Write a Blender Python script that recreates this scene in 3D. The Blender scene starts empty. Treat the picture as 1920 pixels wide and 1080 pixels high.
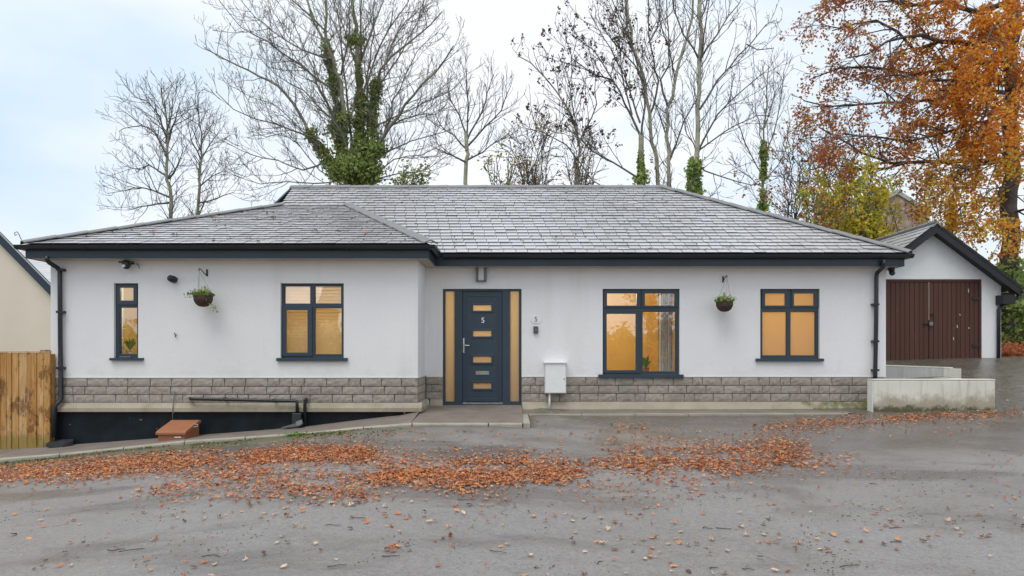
import bpy, bmesh, math, random
import numpy as np
from mathutils import Vector, Matrix, noise, Quaternion

R = math.radians
random.seed(11)
scene = bpy.context.scene
COL = scene.collection

# ------------------------------------------------------------------ camera
ZC = 1.7            # eye height above the road
F = 1280.0          # focal length in pixels of a 1920 wide picture
HY = 660.0          # row of the horizon
cam_d = bpy.data.cameras.new('camera')
cam = bpy.data.objects.new('camera', cam_d)
COL.objects.link(cam)
cam.location = (0, 0, ZC)
cam.rotation_euler = (R(90), 0, 0)
cam_d.sensor_width = 36
cam_d.lens = 36 * F / 1920
cam_d.shift_y = (HY - 540) / 1920
cam_d.clip_start = 0.05
cam_d.clip_end = 2000
scene.camera = cam

# ------------------------------------------------------------------ sky, sun, exposure
SUN_EL, SUN_AZ = 64, 208        # azimuth from +Y clockwise: behind and a little left of the camera
world = bpy.data.worlds.new('World')
scene.world = world
world.use_nodes = True
nt = world.node_tree
for n in list(nt.nodes):
    nt.nodes.remove(n)
w_out = nt.nodes.new('ShaderNodeOutputWorld')
w_bg = nt.nodes.new('ShaderNodeBackground')
w_sky = nt.nodes.new('ShaderNodeTexSky')
w_sky.sky_type = 'NISHITA'
w_sky.sun_disc = False
w_sky.sun_elevation = R(SUN_EL)
w_sky.sun_rotation = R(SUN_AZ)
w_sky.air_density = 1.0
w_sky.dust_density = 2.0
w_tc = nt.nodes.new('ShaderNodeTexCoord')
w_map = nt.nodes.new('ShaderNodeMapping')
w_map.inputs['Scale'].default_value = (1.0, 1.0, 2.4)
w_map.inputs['Location'].default_value = (15.07, 5.93, 2.56)
w_n1 = nt.nodes.new('ShaderNodeTexNoise')
w_n1.inputs['Scale'].default_value = 1.9
w_n1.inputs['Detail'].default_value = 5
w_n1.inputs['Roughness'].default_value = 0.5
w_r1 = nt.nodes.new('ShaderNodeValToRGB')       # cloud brightness
w_r1.color_ramp.elements[0].position = 0.31
w_r1.color_ramp.elements[0].color = (6.2, 7.7, 9.2, 1)
w_r1.color_ramp.elements[1].position = 0.57
w_r1.color_ramp.elements[1].color = (9.2, 9.5, 9.9, 1)
w_mix = nt.nodes.new('ShaderNodeMix')
w_mix.data_type = 'RGBA'
w_mix.inputs['Factor'].default_value = 0.93     # cloud cover
L = nt.links.new
L(w_tc.outputs['Generated'], w_map.inputs['Vector'])
L(w_map.outputs['Vector'], w_n1.inputs['Vector'])
L(w_n1.outputs['Fac'], w_r1.inputs['Fac'])
L(w_sky.outputs['Color'], w_mix.inputs['A'])
L(w_r1.outputs['Color'], w_mix.inputs['B'])
L(w_mix.outputs['Result'], w_bg.inputs['Color'])
w_bg.inputs['Strength'].default_value = 0.1
L(w_bg.outputs['Background'], w_out.inputs['Surface'])

sun_d = bpy.data.lights.new('sun', 'SUN')
sun_d.energy = 1.4
sun_d.angle = R(35)
sun_d.color = (1.0, 0.97, 0.93)
sun = bpy.data.objects.new('sun', sun_d)
COL.objects.link(sun)
sdir = Vector((math.sin(R(SUN_AZ)) * math.cos(R(SUN_EL)), math.cos(R(SUN_AZ)) * math.cos(R(SUN_EL)), math.sin(R(SUN_EL))))
sun.rotation_euler = sdir.to_track_quat('Z', 'Y').to_euler()
sun.location = (0, -20, 40)

vs = scene.view_settings
vs.view_transform = 'Standard'
vs.look = 'None'
vs.gamma = 1
vs.exposure = 0.2
vs.use_curve_mapping = False
try:
    scene.cycles.max_bounces = 8
    scene.cycles.transparent_max_bounces = 12
    scene.cycles.sample_clamp_indirect = 6
    scene.cycles.use_denoising = True
except Exception:
    pass

# ------------------------------------------------------------------ helpers
def W(px, py, d):
    """picture position + distance from the camera -> point of the place"""
    return Vector(((px - 960) * d / F, d, ZC + (HY - py) * d / F))
def wx(px, d): return (px - 960) * d / F
def wz(py, d): return ZC + (HY - py) * d / F

class MB:
    def __init__(s):
        s.v, s.f, s.m = [], [], []
    def face(s, pts, mi=0):
        b = len(s.v)
        s.v.extend([tuple(p) for p in pts])
        s.f.append(tuple(range(b, b + len(pts))))
        s.m.append(mi)
        return s
    def box(s, x0, x1, y0, y1, z0, z1, mi=0):
        b = len(s.v)
        s.v += [(x0,y0,z0),(x1,y0,z0),(x1,y1,z0),(x0,y1,z0),(x0,y0,z1),(x1,y0,z1),(x1,y1,z1),(x0,y1,z1)]
        for q in ((0,3,2,1),(4,5,6,7),(0,1,5,4),(1,2,6,5),(2,3,7,6),(3,0,4,7)):
            s.f.append(tuple(b + i for i in q)); s.m.append(mi)
        return s
    def prism(s, poly, vec, mi=0):
        """closed solid: polygon swept along vec"""
        n = len(poly); b = len(s.v); vec = Vector(vec)
        s.v += [tuple(Vector(p)) for p in poly] + [tuple(Vector(p) + vec) for p in poly]
        s.f.append(tuple(b + i for i in reversed(range(n)))); s.m.append(mi)
        s.f.append(tuple(b + n + i for i in range(n))); s.m.append(mi)
        for i in range(n):
            j = (i + 1) % n
            s.f.append((b + i, b + j, b + n + j, b + n + i)); s.m.append(mi)
        return s
    def tube(s, pts, rad, k=8, mi=0, cap=True):
        pts = [Vector(p) for p in pts]
        if not hasattr(rad, '__len__'):
            rad = [rad] * len(pts)
        b = len(s.v)
        t0 = (pts[1] - pts[0]).normalized()
        up = Vector((0, 0, 1)) if abs(t0.z) < .9 else Vector((1, 0, 0))
        n = t0.cross(up).normalized()
        for i, p in enumerate(pts):
            t = ((pts[min(i + 1, len(pts) - 1)] - pts[max(i - 1, 0)])).normalized()
            n = (n - t * n.dot(t))
            n = n.normalized() if n.length > 1e-6 else t.orthogonal().normalized()
            c = t.cross(n)
            for a in range(k):
                an = 2 * math.pi * a / k
                q = p + (n * math.cos(an) + c * math.sin(an)) * rad[i]
                s.v.append((q.x, q.y, q.z))
        for i in range(len(pts) - 1):
            for a in range(k):
                a2 = (a + 1) % k
                s.f.append((b + i*k + a, b + i*k + a2, b + (i+1)*k + a2, b + (i+1)*k + a)); s.m.append(mi)
        if cap:
            s.f.append(tuple(b + a for a in reversed(range(k)))); s.m.append(mi)
            e = b + (len(pts) - 1) * k
            s.f.append(tuple(e + a for a in range(k))); s.m.append(mi)
        return s
    def lathe(s, prof, c, k=20, mi=0):
        b = len(s.v); n = len(prof)
        for r, z in prof:
            for a in range(k):
                an = 2 * math.pi * a / k
                s.v.append((c[0] + r * math.cos(an), c[1] + r * math.sin(an), c[2] + z))
        for i in range(n - 1):
            for a in range(k):
                a2 = (a + 1) % k
                s.f.append((b + i*k + a, b + i*k + a2, b + (i+1)*k + a2, b + (i+1)*k + a)); s.m.append(mi)
        return s
    def plate(s, x0, x1, z0, z1, holes, y0, y1, mi=0):
        """upright slab facing -Y between y0 (front) and y1, with rectangular holes (x0,x1,z0,z1)"""
        xs = sorted({x0, x1, *[h[0] for h in holes], *[h[1] for h in holes]})
        zs = sorted({z0, z1, *[h[2] for h in holes], *[h[3] for h in holes]})
        xs = [x for x in xs if x0 <= x <= x1]; zs = [z for z in zs if z0 <= z <= z1]
        solid = {}
        for i in range(len(xs) - 1):
            for j in range(len(zs) - 1):
                cx, cz = (xs[i] + xs[i+1]) / 2, (zs[j] + zs[j+1]) / 2
                solid[i, j] = not any(h[0] < cx < h[1] and h[2] < cz < h[3] for h in holes)
        for (i, j), ok in solid.items():
            if not ok: continue
            a, b_, c, d = xs[i], xs[i+1], zs[j], zs[j+1]
            s.face([(a,y0,c),(b_,y0,c),(b_,y0,d),(a,y0,d)], mi)
            s.face([(b_,y1,c),(a,y1,c),(a,y1,d),(b_,y1,d)], mi)
            if not solid.get((i-1, j)): s.face([(a,y1,c),(a,y0,c),(a,y0,d),(a,y1,d)], mi)
            if not solid.get((i+1, j)): s.face([(b_,y0,c),(b_,y1,c),(b_,y1,d),(b_,y0,d)], mi)
            if not solid.get((i, j-1)): s.face([(a,y1,c),(b_,y1,c),(b_,y0,c),(a,y0,c)], mi)
            if not solid.get((i, j+1)): s.face([(a,y0,d),(b_,y0,d),(b_,y1,d),(a,y1,d)], mi)
        return s
    def mesh(s, name, mats, smooth=False):
        me = bpy.data.meshes.new(name)
        me.from_pydata(s.v, [], s.f)
        if not isinstance(mats, (list, tuple)): mats = [mats]
        for m in mats: me.materials.append(m)
        if len(mats) > 1:
            me.polygons.foreach_set('material_index', s.m)
        if smooth:
            me.polygons.foreach_set('use_smooth', [True] * len(me.polygons))
        me.update()
        return me
    def build(s, name, mats, parent=None, smooth=False, bevel=0.0):
        me = s.mesh(name, mats, smooth)
        if bevel:
            bm = bmesh.new(); bm.from_mesh(me)
            bmesh.ops.remove_doubles(bm, verts=bm.verts, dist=1e-5)
            es = [e for e in bm.edges if len(e.link_faces) == 2 and e.calc_face_angle(0) > .5]
            bmesh.ops.bevel(bm, geom=es, offset=bevel, segments=2, affect='EDGES', profile=.5)
            bm.to_mesh(me); bm.free()
        return link(name, me, parent)

def link(name, me, parent=None):
    o = bpy.data.objects.new(name, me)
    COL.objects.link(o)
    if parent is not None:
        o.parent = parent
        o.matrix_parent_inverse = Matrix.Translation(-Vector(world_loc(parent)))
    return o
def world_loc(o):
    v = Vector(o.location)
    if o.parent is not None:
        v = o.matrix_parent_inverse @ v + Vector(world_loc(o.parent))
    return v
def tag(o, label=None, cat=None, group=None, kind=None):
    if label: o['label'] = label
    if cat: o['category'] = cat
    if group: o['group'] = group
    if kind: o['kind'] = kind
    return o
def thing(name, loc, label, cat, group=None):
    o = bpy.data.objects.new(name, None)
    COL.objects.link(o)
    o.location = loc
    o.empty_display_size = .2
    return tag(o, label, cat, group)

# ------------------------------------------------------------------ materials
class NT:
    """tiny node graph builder"""
    def __init__(s, name):
        s.mat = bpy.data.materials.new(name)
        s.mat.use_nodes = True
        s.t = s.mat.node_tree
        s.bsdf = s.t.nodes['Principled BSDF']
        s.out = s.t.nodes['Material Output']
        s._tc = None
    def n(s, typ, **kw):
        nd = s.t.nodes.new('ShaderNode' + typ)
        for k, v in kw.items(): setattr(nd, k, v)
        return nd
    def l(s, a, b): s.t.links.new(a, b)
    def put(s, val, inp):
        if isinstance(val, bpy.types.NodeSocket): s.l(val, inp)
        else: inp.default_value = val
    def obj(s):
        if s._tc is None: s._tc = s.n('TexCoord')
        return s._tc.outputs['Object']
    def pos(s):
        return s.n('NewGeometry').outputs['Position']
    def noise(s, scale, detail=4, rough=.55, vec=None, stretch=None):
        v = vec or s.obj()
        if stretch:
            mp = s.n('Mapping'); mp.inputs['Scale'].default_value = stretch
            s.l(v, mp.inputs['Vector']); v = mp.outputs['Vector']
        nd = s.n('TexNoise')
        nd.inputs['Scale'].default_value = scale; nd.inputs['Detail'].default_value = detail; nd.inputs['Roughness'].default_value = rough
        s.l(v, nd.inputs['Vector'])
        return nd.outputs['Fac']
    def ramp(s, fac, stops, interp='LINEAR'):
        nd = s.n('ValToRGB'); cr = nd.color_ramp; cr.interpolation = interp
        while len(cr.elements) < len(stops): cr.elements.new(.5)
        for e, (p, c) in zip(cr.elements, stops):
            e.position = p
            e.color = (*c, 1) if hasattr(c, '__len__') else (c, c, c, 1)
        s.l(fac, nd.inputs['Fac'])
        return nd.outputs['Color']
    def mix(s, fac, a, b, mode='MIX'):
        nd = s.n('Mix', data_type='RGBA', blend_type=mode)
        for v, k in ((fac, 'Factor'), (a, 'A'), (b, 'B')):
            if isinstance(v, bpy.types.NodeSocket): s.l(v, nd.inputs[k])
            elif k == 'Factor': nd.inputs[k].default_value = v
            else: nd.inputs[k].default_value = (*v, 1) if hasattr(v, '__len__') else (v, v, v, 1)
        return nd.outputs['Result']
    def math(s, op, a, b=0.0, clamp=False):
        nd = s.n('Math', operation=op, use_clamp=clamp)
        s.put(a, nd.inputs[0]); s.put(b, nd.inputs[1])
        return nd.outputs[0]
    def rng(s, v, a, b, c=0.0, d=1.0, smooth=True):
        nd = s.n('MapRange', interpolation_type='SMOOTHSTEP' if smooth else 'LINEAR')
        s.put(v, nd.inputs['Value'])
        for k, x in (('From Min', a), ('From Max', b), ('To Min', c), ('To Max', d)): nd.inputs[k].default_value = x
        return nd.outputs['Result']
    def sep(s, v):
        nd = s.n('SeparateXYZ'); s.l(v, nd.inputs[0]); return nd.outputs
    def island(s):
        return s.n('NewGeometry').outputs['Random Per Island']
    def objrand(s):
        return s.n('ObjectInfo').outputs['Random']
    def rand(s):
        """varies from piece to piece, whether the pieces are objects or islands of one mesh"""
        return s.math('FRACT', s.math('ADD', s.objrand(), s.island()))
    def bump(s, h, strength=.3, dist=.01):
        nd = s.n('Bump'); nd.inputs['Strength'].default_value = strength; nd.inputs['Distance'].default_value = dist
        s.l(h, nd.inputs['Height']); s.l(nd.outputs['Normal'], s.bsdf.inputs['Normal'])
    def set(s, color=None, rough=None, metal=None, spec=None):
        b = s.bsdf
        if color is not None:
            if isinstance(color, bpy.types.NodeSocket): s.l(color, b.inputs['Base Color'])
            else: b.inputs['Base Color'].default_value = (*color, 1)
        if rough is not None: s.put(rough, b.inputs['Roughness'])
        if metal is not None: b.inputs['Metallic'].default_value = metal
        if spec is not None: b.inputs['Specular IOR Level'].default_value = spec
        return s.mat
    def translucent(s, col, fac):
        tr = s.n('BsdfTranslucent'); mx = s.n('MixShader')
        s.put(col if isinstance(col, bpy.types.NodeSocket) else (*col, 1), tr.inputs['Color'])
        mx.inputs[0].default_value = fac
        s.l(s.bsdf.outputs[0], mx.inputs[1]); s.l(tr.outputs[0], mx.inputs[2]); s.l(mx.outputs[0], s.out.inputs['Surface'])
        return s.mat

M = {}
def simple(key, col, rough=.5, metal=0.0, var=.12, scale=6.0, spec=.5):
    g = NT(key)
    f = g.noise(scale)
    c = g.ramp(f, [(.3, tuple(x * (1 - var) for x in col)), (.7, tuple(min(1, x * (1 + var)) for x in col))])
    M[key] = g.set(c, rough, metal, spec)
    return M[key]

def mk_render():
    g = NT('white_render')
    big = g.noise(.7, 4); fine = g.noise(140, 2)
    streak = g.noise(2.2, 4, stretch=(1, 1, .12))
    c = g.ramp(big, [(.3, (.77, .77, .775)), (.7, (.82, .82, .82))])
    c = g.mix(g.math('MULTIPLY', g.rng(streak, .52, .75), .30), c, (.63, .62, .59))
    zz = g.sep(g.pos())[2]
    spl = g.math('ADD', g.rng(zz, 1.25, 1.75, .30, 0, False), g.noise(3.5, 6, .7))
    c = g.mix(g.math('MULTIPLY', g.rng(spl, .66, .9), .2), c, (.56, .53, .47))
    c = g.mix(g.math('MULTIPLY', g.rng(g.noise(26, 4, .7), .55, .75), .12), c, (.60, .60, .60))
    g.bump(g.math('ADD', fine, g.math('MULTIPLY', g.noise(14, 3), 1.2)), .5, .006)
    M['render'] = g.set(c, .85)
mk_render()

def mk_stone():
    g = NT('split_stone')
    c = g.ramp(g.rand(), [(0, (.30, .265, .225)), (.2, (.42, .37, .315)), (.5, (.37, .335, .295)), (.8, (.45, .395, .335)), (1, (.33, .28, .24))])
    m = g.noise(7, 6, .72, vec=g.pos())
    c = g.mix(g.math('MULTIPLY', g.rng(m, .50, .72), .8), c, (.22, .19, .16))
    px_ = g.sep(g.pos())[0]
    c = g.mix(g.math('MULTIPLY', g.rng(g.math('ADD', g.noise(1.3, 5, .7, vec=g.pos()), g.rng(px_, -3, 3, 0, .10)), .52, .66), .45), c, (.21, .18, .155))
    c = g.mix(g.math('MULTIPLY', g.rng(g.noise(70, 2, vec=g.pos()), .5, .75), .5), c, (.55, .50, .43))
    g.bump(g.noise(45, 5, .7), .7, .012)
    M['stone'] = g.set(c, .9)
mk_stone()
def mk_concrete(key, a, b, moss=0.0):
    g = NT(key)
    c = g.ramp(g.noise(3, 5), [(.3, a), (.7, b)])
    c = g.mix(g.math('MULTIPLY', g.rng(g.noise(60, 3), .5, .75), .4), c, tuple(x * .6 for x in a))
    if moss:
        c = g.mix(g.math('MULTIPLY', g.rng(g.noise(1.6, 6, .65), .5, .68), moss), c, (.13, .14, .05))
    g.bump(g.noise(80, 3), .3, .006)
    M[key] = g.set(c, .85)
mk_concrete('ledge', (.33, .285, .22), (.42, .37, .29), .35)
mk_concrete('path', (.165, .135, .11), (.23, .195, .165), .2)
mk_concrete('kerb', (.32, .29, .235), (.42, .385, .32), .35)
mk_concrete('mortar', (.28, .245, .21), (.35, .31, .27))
mk_concrete('ridge', (.20, .205, .205), (.285, .285, .28), .18)

def mk_ledge_moss():
    g = NT('moss_ledge')
    p = g.sep(g.pos())
    c = g.ramp(g.noise(3, 5), [(.3, (.33, .285, .22)), (.7, (.42, .37, .29))])
    c = g.mix(g.math('MULTIPLY', g.rng(g.noise(60, 3), .5, .75), .4), c, (.2, .17, .13))
    f = g.math('ADD', g.rng(p[0], 3.2, 6.8, -.16, .26), g.noise(4, 6, .7))
    c = g.mix(g.rng(f, .56, .76), c, (.135, .14, .045))
    g.bump(g.noise(80, 3), .3, .006)
    M['ledge_moss'] = g.set(c, .85)
mk_ledge_moss()

def mk_slate():
    g = NT('slate')
    r = g.rand()
    c = g.ramp(r, [(0, (.42, .42, .435)), (.12, (.49, .488, .50)), (.5, (.53, .528, .54)), (.8, (.50, .50, .515)), (1, (.57, .567, .58))])
    m = g.noise(5, 6, .7, vec=g.pos())
    c = g.mix(g.math('MULTIPLY', g.rng(m, .56, .80), .55), c, (.22, .215, .20))
    c = g.mix(g.math('MULTIPLY', g.rng(g.noise(1.1, 5, .65, vec=g.pos()), .55, .72), .45), c, (.22, .20, .165))
    c = g.mix(g.math('MULTIPLY', g.rng(g.noise(38, 3, vec=g.pos()), .58, .75), .5), c, (.5, .5, .5))
    g.bump(g.noise(60, 4), .25, .004)
    M['slate'] = g.set(c, g.ramp(r, [(0, .27), (1, .33)]), spec=.8)
    g.bsdf.inputs['Coat Weight'].default_value = .55; g.bsdf.inputs['Coat Roughness'].default_value = .22
    simple('slate_edge', (.035, .035, .036), .7)
mk_slate()
simple('deck', (.03, .03, .033), .9)
simple('anthracite', (.030, .052, .076), .38, var=.08)
simple('black_plastic', (.014, .019, .024), .35)
simple('fascia_blue', (.018, .034, .050), .42, var=.2, scale=1.5)
simple('black_paint', (.005, .009, .013), .55, var=.5, scale=4, spec=.25)
def scuffed_paint():
    g = NT('black_base_paint')
    c = g.ramp(g.noise(3, 5), [(.35, (.004, .007, .010)), (.65, (.010, .017, .023))])
    c = g.mix(g.math('MULTIPLY', g.rng(g.noise(2.4, 6, .75, stretch=(1.5, 1.5, .35)), .56, .72), .5), c, (.035, .038, .038))
    c = g.mix(g.rng(g.noise(11, 2, .5), .735, .75), c, (.45, .45, .43))
    M['black_paint'] = g.set(c, .6, spec=.25)
scuffed_paint()
simple('soffit', (.45, .40, .33), .7)
simple('chrome', (.75, .76, .78), .2, 1.0)
simple('white_plastic', (.80, .81, .80), .35, var=.04)
simple('off_white', (.66, .67, .65), .5, var=.05)
simple('lamp_white', (.62, .63, .64), .25, var=.05)
simple('grey_plastic', (.16, .17, .18), .4)
simple('dark_metal', (.012, .013, .015), .45)
simple('brown_box', (.33, .125, .055), .55, var=.1)
simple('basket_brown', (.055, .032, .025), .8, var=.4, scale=40)
simple('bark', (.25, .24, .16), .9, var=.4, scale=5)
simple('bark_pale', (.36, .345, .25), .9, var=.35, scale=4)
simple('bark_dark', (.085, .07, .06), .9, var=.4, scale=4)
simple('limb_bark', (.20, .19, .145), .9, var=.3)
simple('twig_bark', (.135, .122, .118), .9, var=.3)
simple('cream_render', (.74, .66, .54), .85, var=.05, scale=1)
simple('room_ochre', (.66, .49, .21), .8, var=.1, scale=1.2)
simple('room_cream', (.60, .48, .24), .8, var=.1, scale=1.2)
simple('room_floor', (.3, .2, .12), .8)
simple('pot', (.6, .55, .5), .5)
simple('pot_terracotta', (.32, .14, .07), .6)
simple('slab_black', (.03, .033, .04), .5, var=.4)
simple('copper', (.3, .28, .27), .4)

def leafmat(key, stops, rough=.55, trans=.45):
    g = NT(key)
    c = g.ramp(g.rand(), stops)
    g.set(c, rough)
    M[key] = g.translucent(c, trans)
leafmat('leaf_orange', [(0, (.68, .22, .025)), (.35, (.86, .36, .03)), (.6, (.90, .46, .05)), (.8, (.60, .17, .03)), (1, (.82, .30, .025))])
leafmat('leaf_russet', [(0, (.30, .10, .065)), (.4, (.50, .17, .065)), (.75, (.62, .25, .08)), (1, (.36, .12, .07))])
leafmat('leaf_gold', [(0, (.70, .42, .05)), (.4, (.82, .58, .07)), (.8, (.66, .58, .08)), (1, (.78, .40, .05))])
leafmat('leaf_lime', [(0, (.46, .52, .05)), (.4, (.72, .68, .07)), (.7, (.34, .42, .05)), (1, (.80, .68, .07))])
leafmat('leaf_ivy', [(0, (.17, .28, .08)), (.5, (.32, .44, .13)), (.8, (.44, .52, .17)), (1, (.58, .58, .2))], .4, .5)
leafmat('leaf_olive', [(0, (.14, .15, .045)), (.6, (.24, .235, .065)), (1, (.38, .30, .08))], .5, .25)
leafmat('seed_brown', [(0, (.10, .06, .05)), (.6, (.17, .10, .08)), (1, (.24, .14, .10))], .7, .15)
leafmat('leaf_green', [(0, (.08, .20, .025)), (.5, (.15, .32, .04)), (1, (.28, .42, .07))], .5, .3)
leafmat('petal', [(0, (.75, .75, .7)), (.4, (.72, .68, .2)), (.7, (.7, .7, .55)), (.85, (.22, .07, .28)), (1, (.65, .6, .1))], .6, .3)
leafmat('litter', [(0, (.20, .06, .03)), (.22, (.40, .11, .035)), (.50, (.62, .20, .05)), (.70, (.68, .31, .09)), (.82, (.44, .19, .10)), (.92, (.68, .45, .29)), (1, (.17, .055, .03))], .5, .12)
leafmat('litter_rust', [(0, (.36, .11, .04)), (1, (.55, .19, .06))], .5, .12)
leafmat('litter_tan', [(0, (.52, .34, .22)), (1, (.72, .52, .36))], .5, .12)
leafmat('litter_dark', [(0, (.10, .04, .025)), (1, (.2, .075, .04))], .45, .08)
leafmat('litter_orange', [(0, (.60, .27, .09)), (1, (.70, .36, .15))], .5, .12)
leafmat('moss_tuft', [(0, (.07, .075, .02)), (1, (.15, .145, .04))], .9, .1)

def mk_glass():
    g = NT('window_glass')
    lw = g.n('LayerWeight'); lw.inputs['Blend'].default_value = .5
    f = g.math('ADD', g.math('MULTIPLY', g.math('POWER', lw.outputs['Facing'], 4.0), .6), .17)
    tr = g.n('BsdfTransparent'); gl = g.n('BsdfGlossy'); gl.inputs['Roughness'].default_value = .015
    mx = g.n('MixShader')
    b = g.n('Bump'); b.inputs['Strength'].default_value = .04; b.inputs['Distance'].default_value = .02
    g.l(g.noise(2.2, 2), b.inputs['Height']); g.l(b.outputs[0], gl.inputs['Normal'])
    g.l(f, mx.inputs[0]); g.l(tr.outputs[0], mx.inputs[1]); g.l(gl.outputs[0], mx.inputs[2])
    g.l(mx.outputs[0], g.out.inputs['Surface'])
    M['glass'] = g.mat
mk_glass()
def mk_frost(key, col):
    g = NT(key)
    g.set((.55, .5, .42), .25)
    g.bump(g.noise(90, 2), .15, .003)
    M[key] = g.translucent(col, .72)
mk_frost('frosted_glass', (.78, .69, .54))
mk_frost('frosted_orange', (.88, .70, .36))
def mk_blind():
    g = NT('blind_slat')
    g.set((.64, .57, .42), .5)
    M['blind'] = g.translucent((.88, .78, .56), .5)
mk_blind()

def mk_wood_fence():
    g = NT('fence_wood')
    grain = g.noise(3.2, 6, .65, vec=g.pos(), stretch=(9, 9, .7))
    c = g.ramp(grain, [(.30, (.17, .07, .018)), (.45, (.44, .22, .06)), (.58, (.56, .31, .10)), (.70, (.60, .42, .22))])
    c = g.mix(.45, c, g.ramp(g.rand(), [(0, (.38, .18, .045)), (.5, (.56, .30, .09)), (1, (.60, .40, .20))]))
    st = g.noise(1.6, 6, .75, vec=g.pos(), stretch=(2.4, 2.4, 1.1))
    c = g.mix(g.math('MULTIPLY', g.rng(st, .53, .60), .8), c, (.14, .055, .012))
    c = g.mix(g.math('MULTIPLY', g.rng(g.noise(2.6, 5, .7, vec=g.pos(), stretch=(4, 4, .5)), .55, .66), .6), c, (.62, .48, .30))
    z = g.sep(g.pos())[2]
    c = g.mix(g.math('MULTIPLY', g.rng(g.math('ADD', z, g.math('MULTIPLY', g.noise(6), .3)), .55, .42), .7), c, (.22, .17, .03))
    kn = g.n('TexVoronoi'); kn.inputs['Scale'].default_value = 3.4; g.l(g.pos(), kn.inputs['Vector'])
    c = g.mix(g.rng(kn.outputs['Distance'], .10, .03), c, (.10, .035, .012))
    g.bump(g.noise(6, 5, vec=g.pos(), stretch=(12, 12, .8)), .3, .006)
    M['fence'] = g.set(c, .75)
mk_wood_fence()
def mk_garage_door():
    g = NT('garage_timber')
    c = g.ramp(g.noise(4, 5, .6, vec=g.pos(), stretch=(8, 8, .35)), [(.3, (.035, .014, .009)), (.7, (.085, .038, .025))])
    c = g.mix(.5, c, g.ramp(g.rand(), [(0, (.04, .016, .011)), (1, (.088, .040, .027))]))
    c = g.mix(g.math('MULTIPLY', g.rng(g.noise(2.2, 6, .7, vec=g.pos(), stretch=(5, 5, .9)), .62, .70), .35), c, (.15, .10, .085))
    g.bump(g.noise(5, 4, vec=g.pos(), stretch=(14, 14, .6)), .25, .004)
    M['garage_wood'] = g.set(g.mix(.35, c, (.13, .055, .038)), .6, spec=.3)
mk_garage_door()
def mk_lowwall():
    g = NT('painted_low_wall')
    z = g.sep(g.pos())[2]
    st = g.noise(2.6, 6, .7, vec=g.pos(), stretch=(1.1, 1.1, 1.0))
    vs_ = g.noise(5, 5, .6, vec=g.pos(), stretch=(2.2, 2.2, .16))
    c = g.ramp(g.noise(1.4, 4, vec=g.pos()), [(.3, (.62, .605, .51)), (.7, (.74, .73, .65))])
    c = g.mix(g.math('MULTIPLY', g.rng(vs_, .5, .68), .45), c, (.36, .36, .28))
    low = g.math('ADD', g.rng(z, .66, 1.16, .56, -.12, False), st)
    c = g.mix(g.math('MULTIPLY', g.rng(low, .56, .86), .7), c, (.25, .20, .115))
    c = g.mix(g.rng(g.math('ADD', g.rng(z, .62, .92, .55, -.2, False), g.noise(5, 6, .75, vec=g.pos())), .62, .82), c, (.10, .09, .045))
    g.bump(g.noise(30, 4), .2, .006)
    M['lowwall'] = g.set(c, .85)
    h = NT('painted_wall_grey')
    c = h.ramp(h.noise(1.2, 4, vec=h.pos()), [(.3, (.36, .365, .34)), (.7, (.47, .475, .46))])
    c = h.mix(h.math('MULTIPLY', h.rng(h.noise(3, 5, vec=h.pos(), stretch=(2, 2, .3)), .5, .7), .5), c, (.25, .25, .19))
    M['lowwall_grey'] = h.set(c, .85)
    k = NT('painted_wall_top')
    c = k.ramp(k.noise(4, 5, vec=k.pos()), [(.3, (.62, .61, .52)), (.7, (.76, .75, .69))])
    M['lowwall_top'] = k.set(c, .8)
mk_lowwall()

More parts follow.
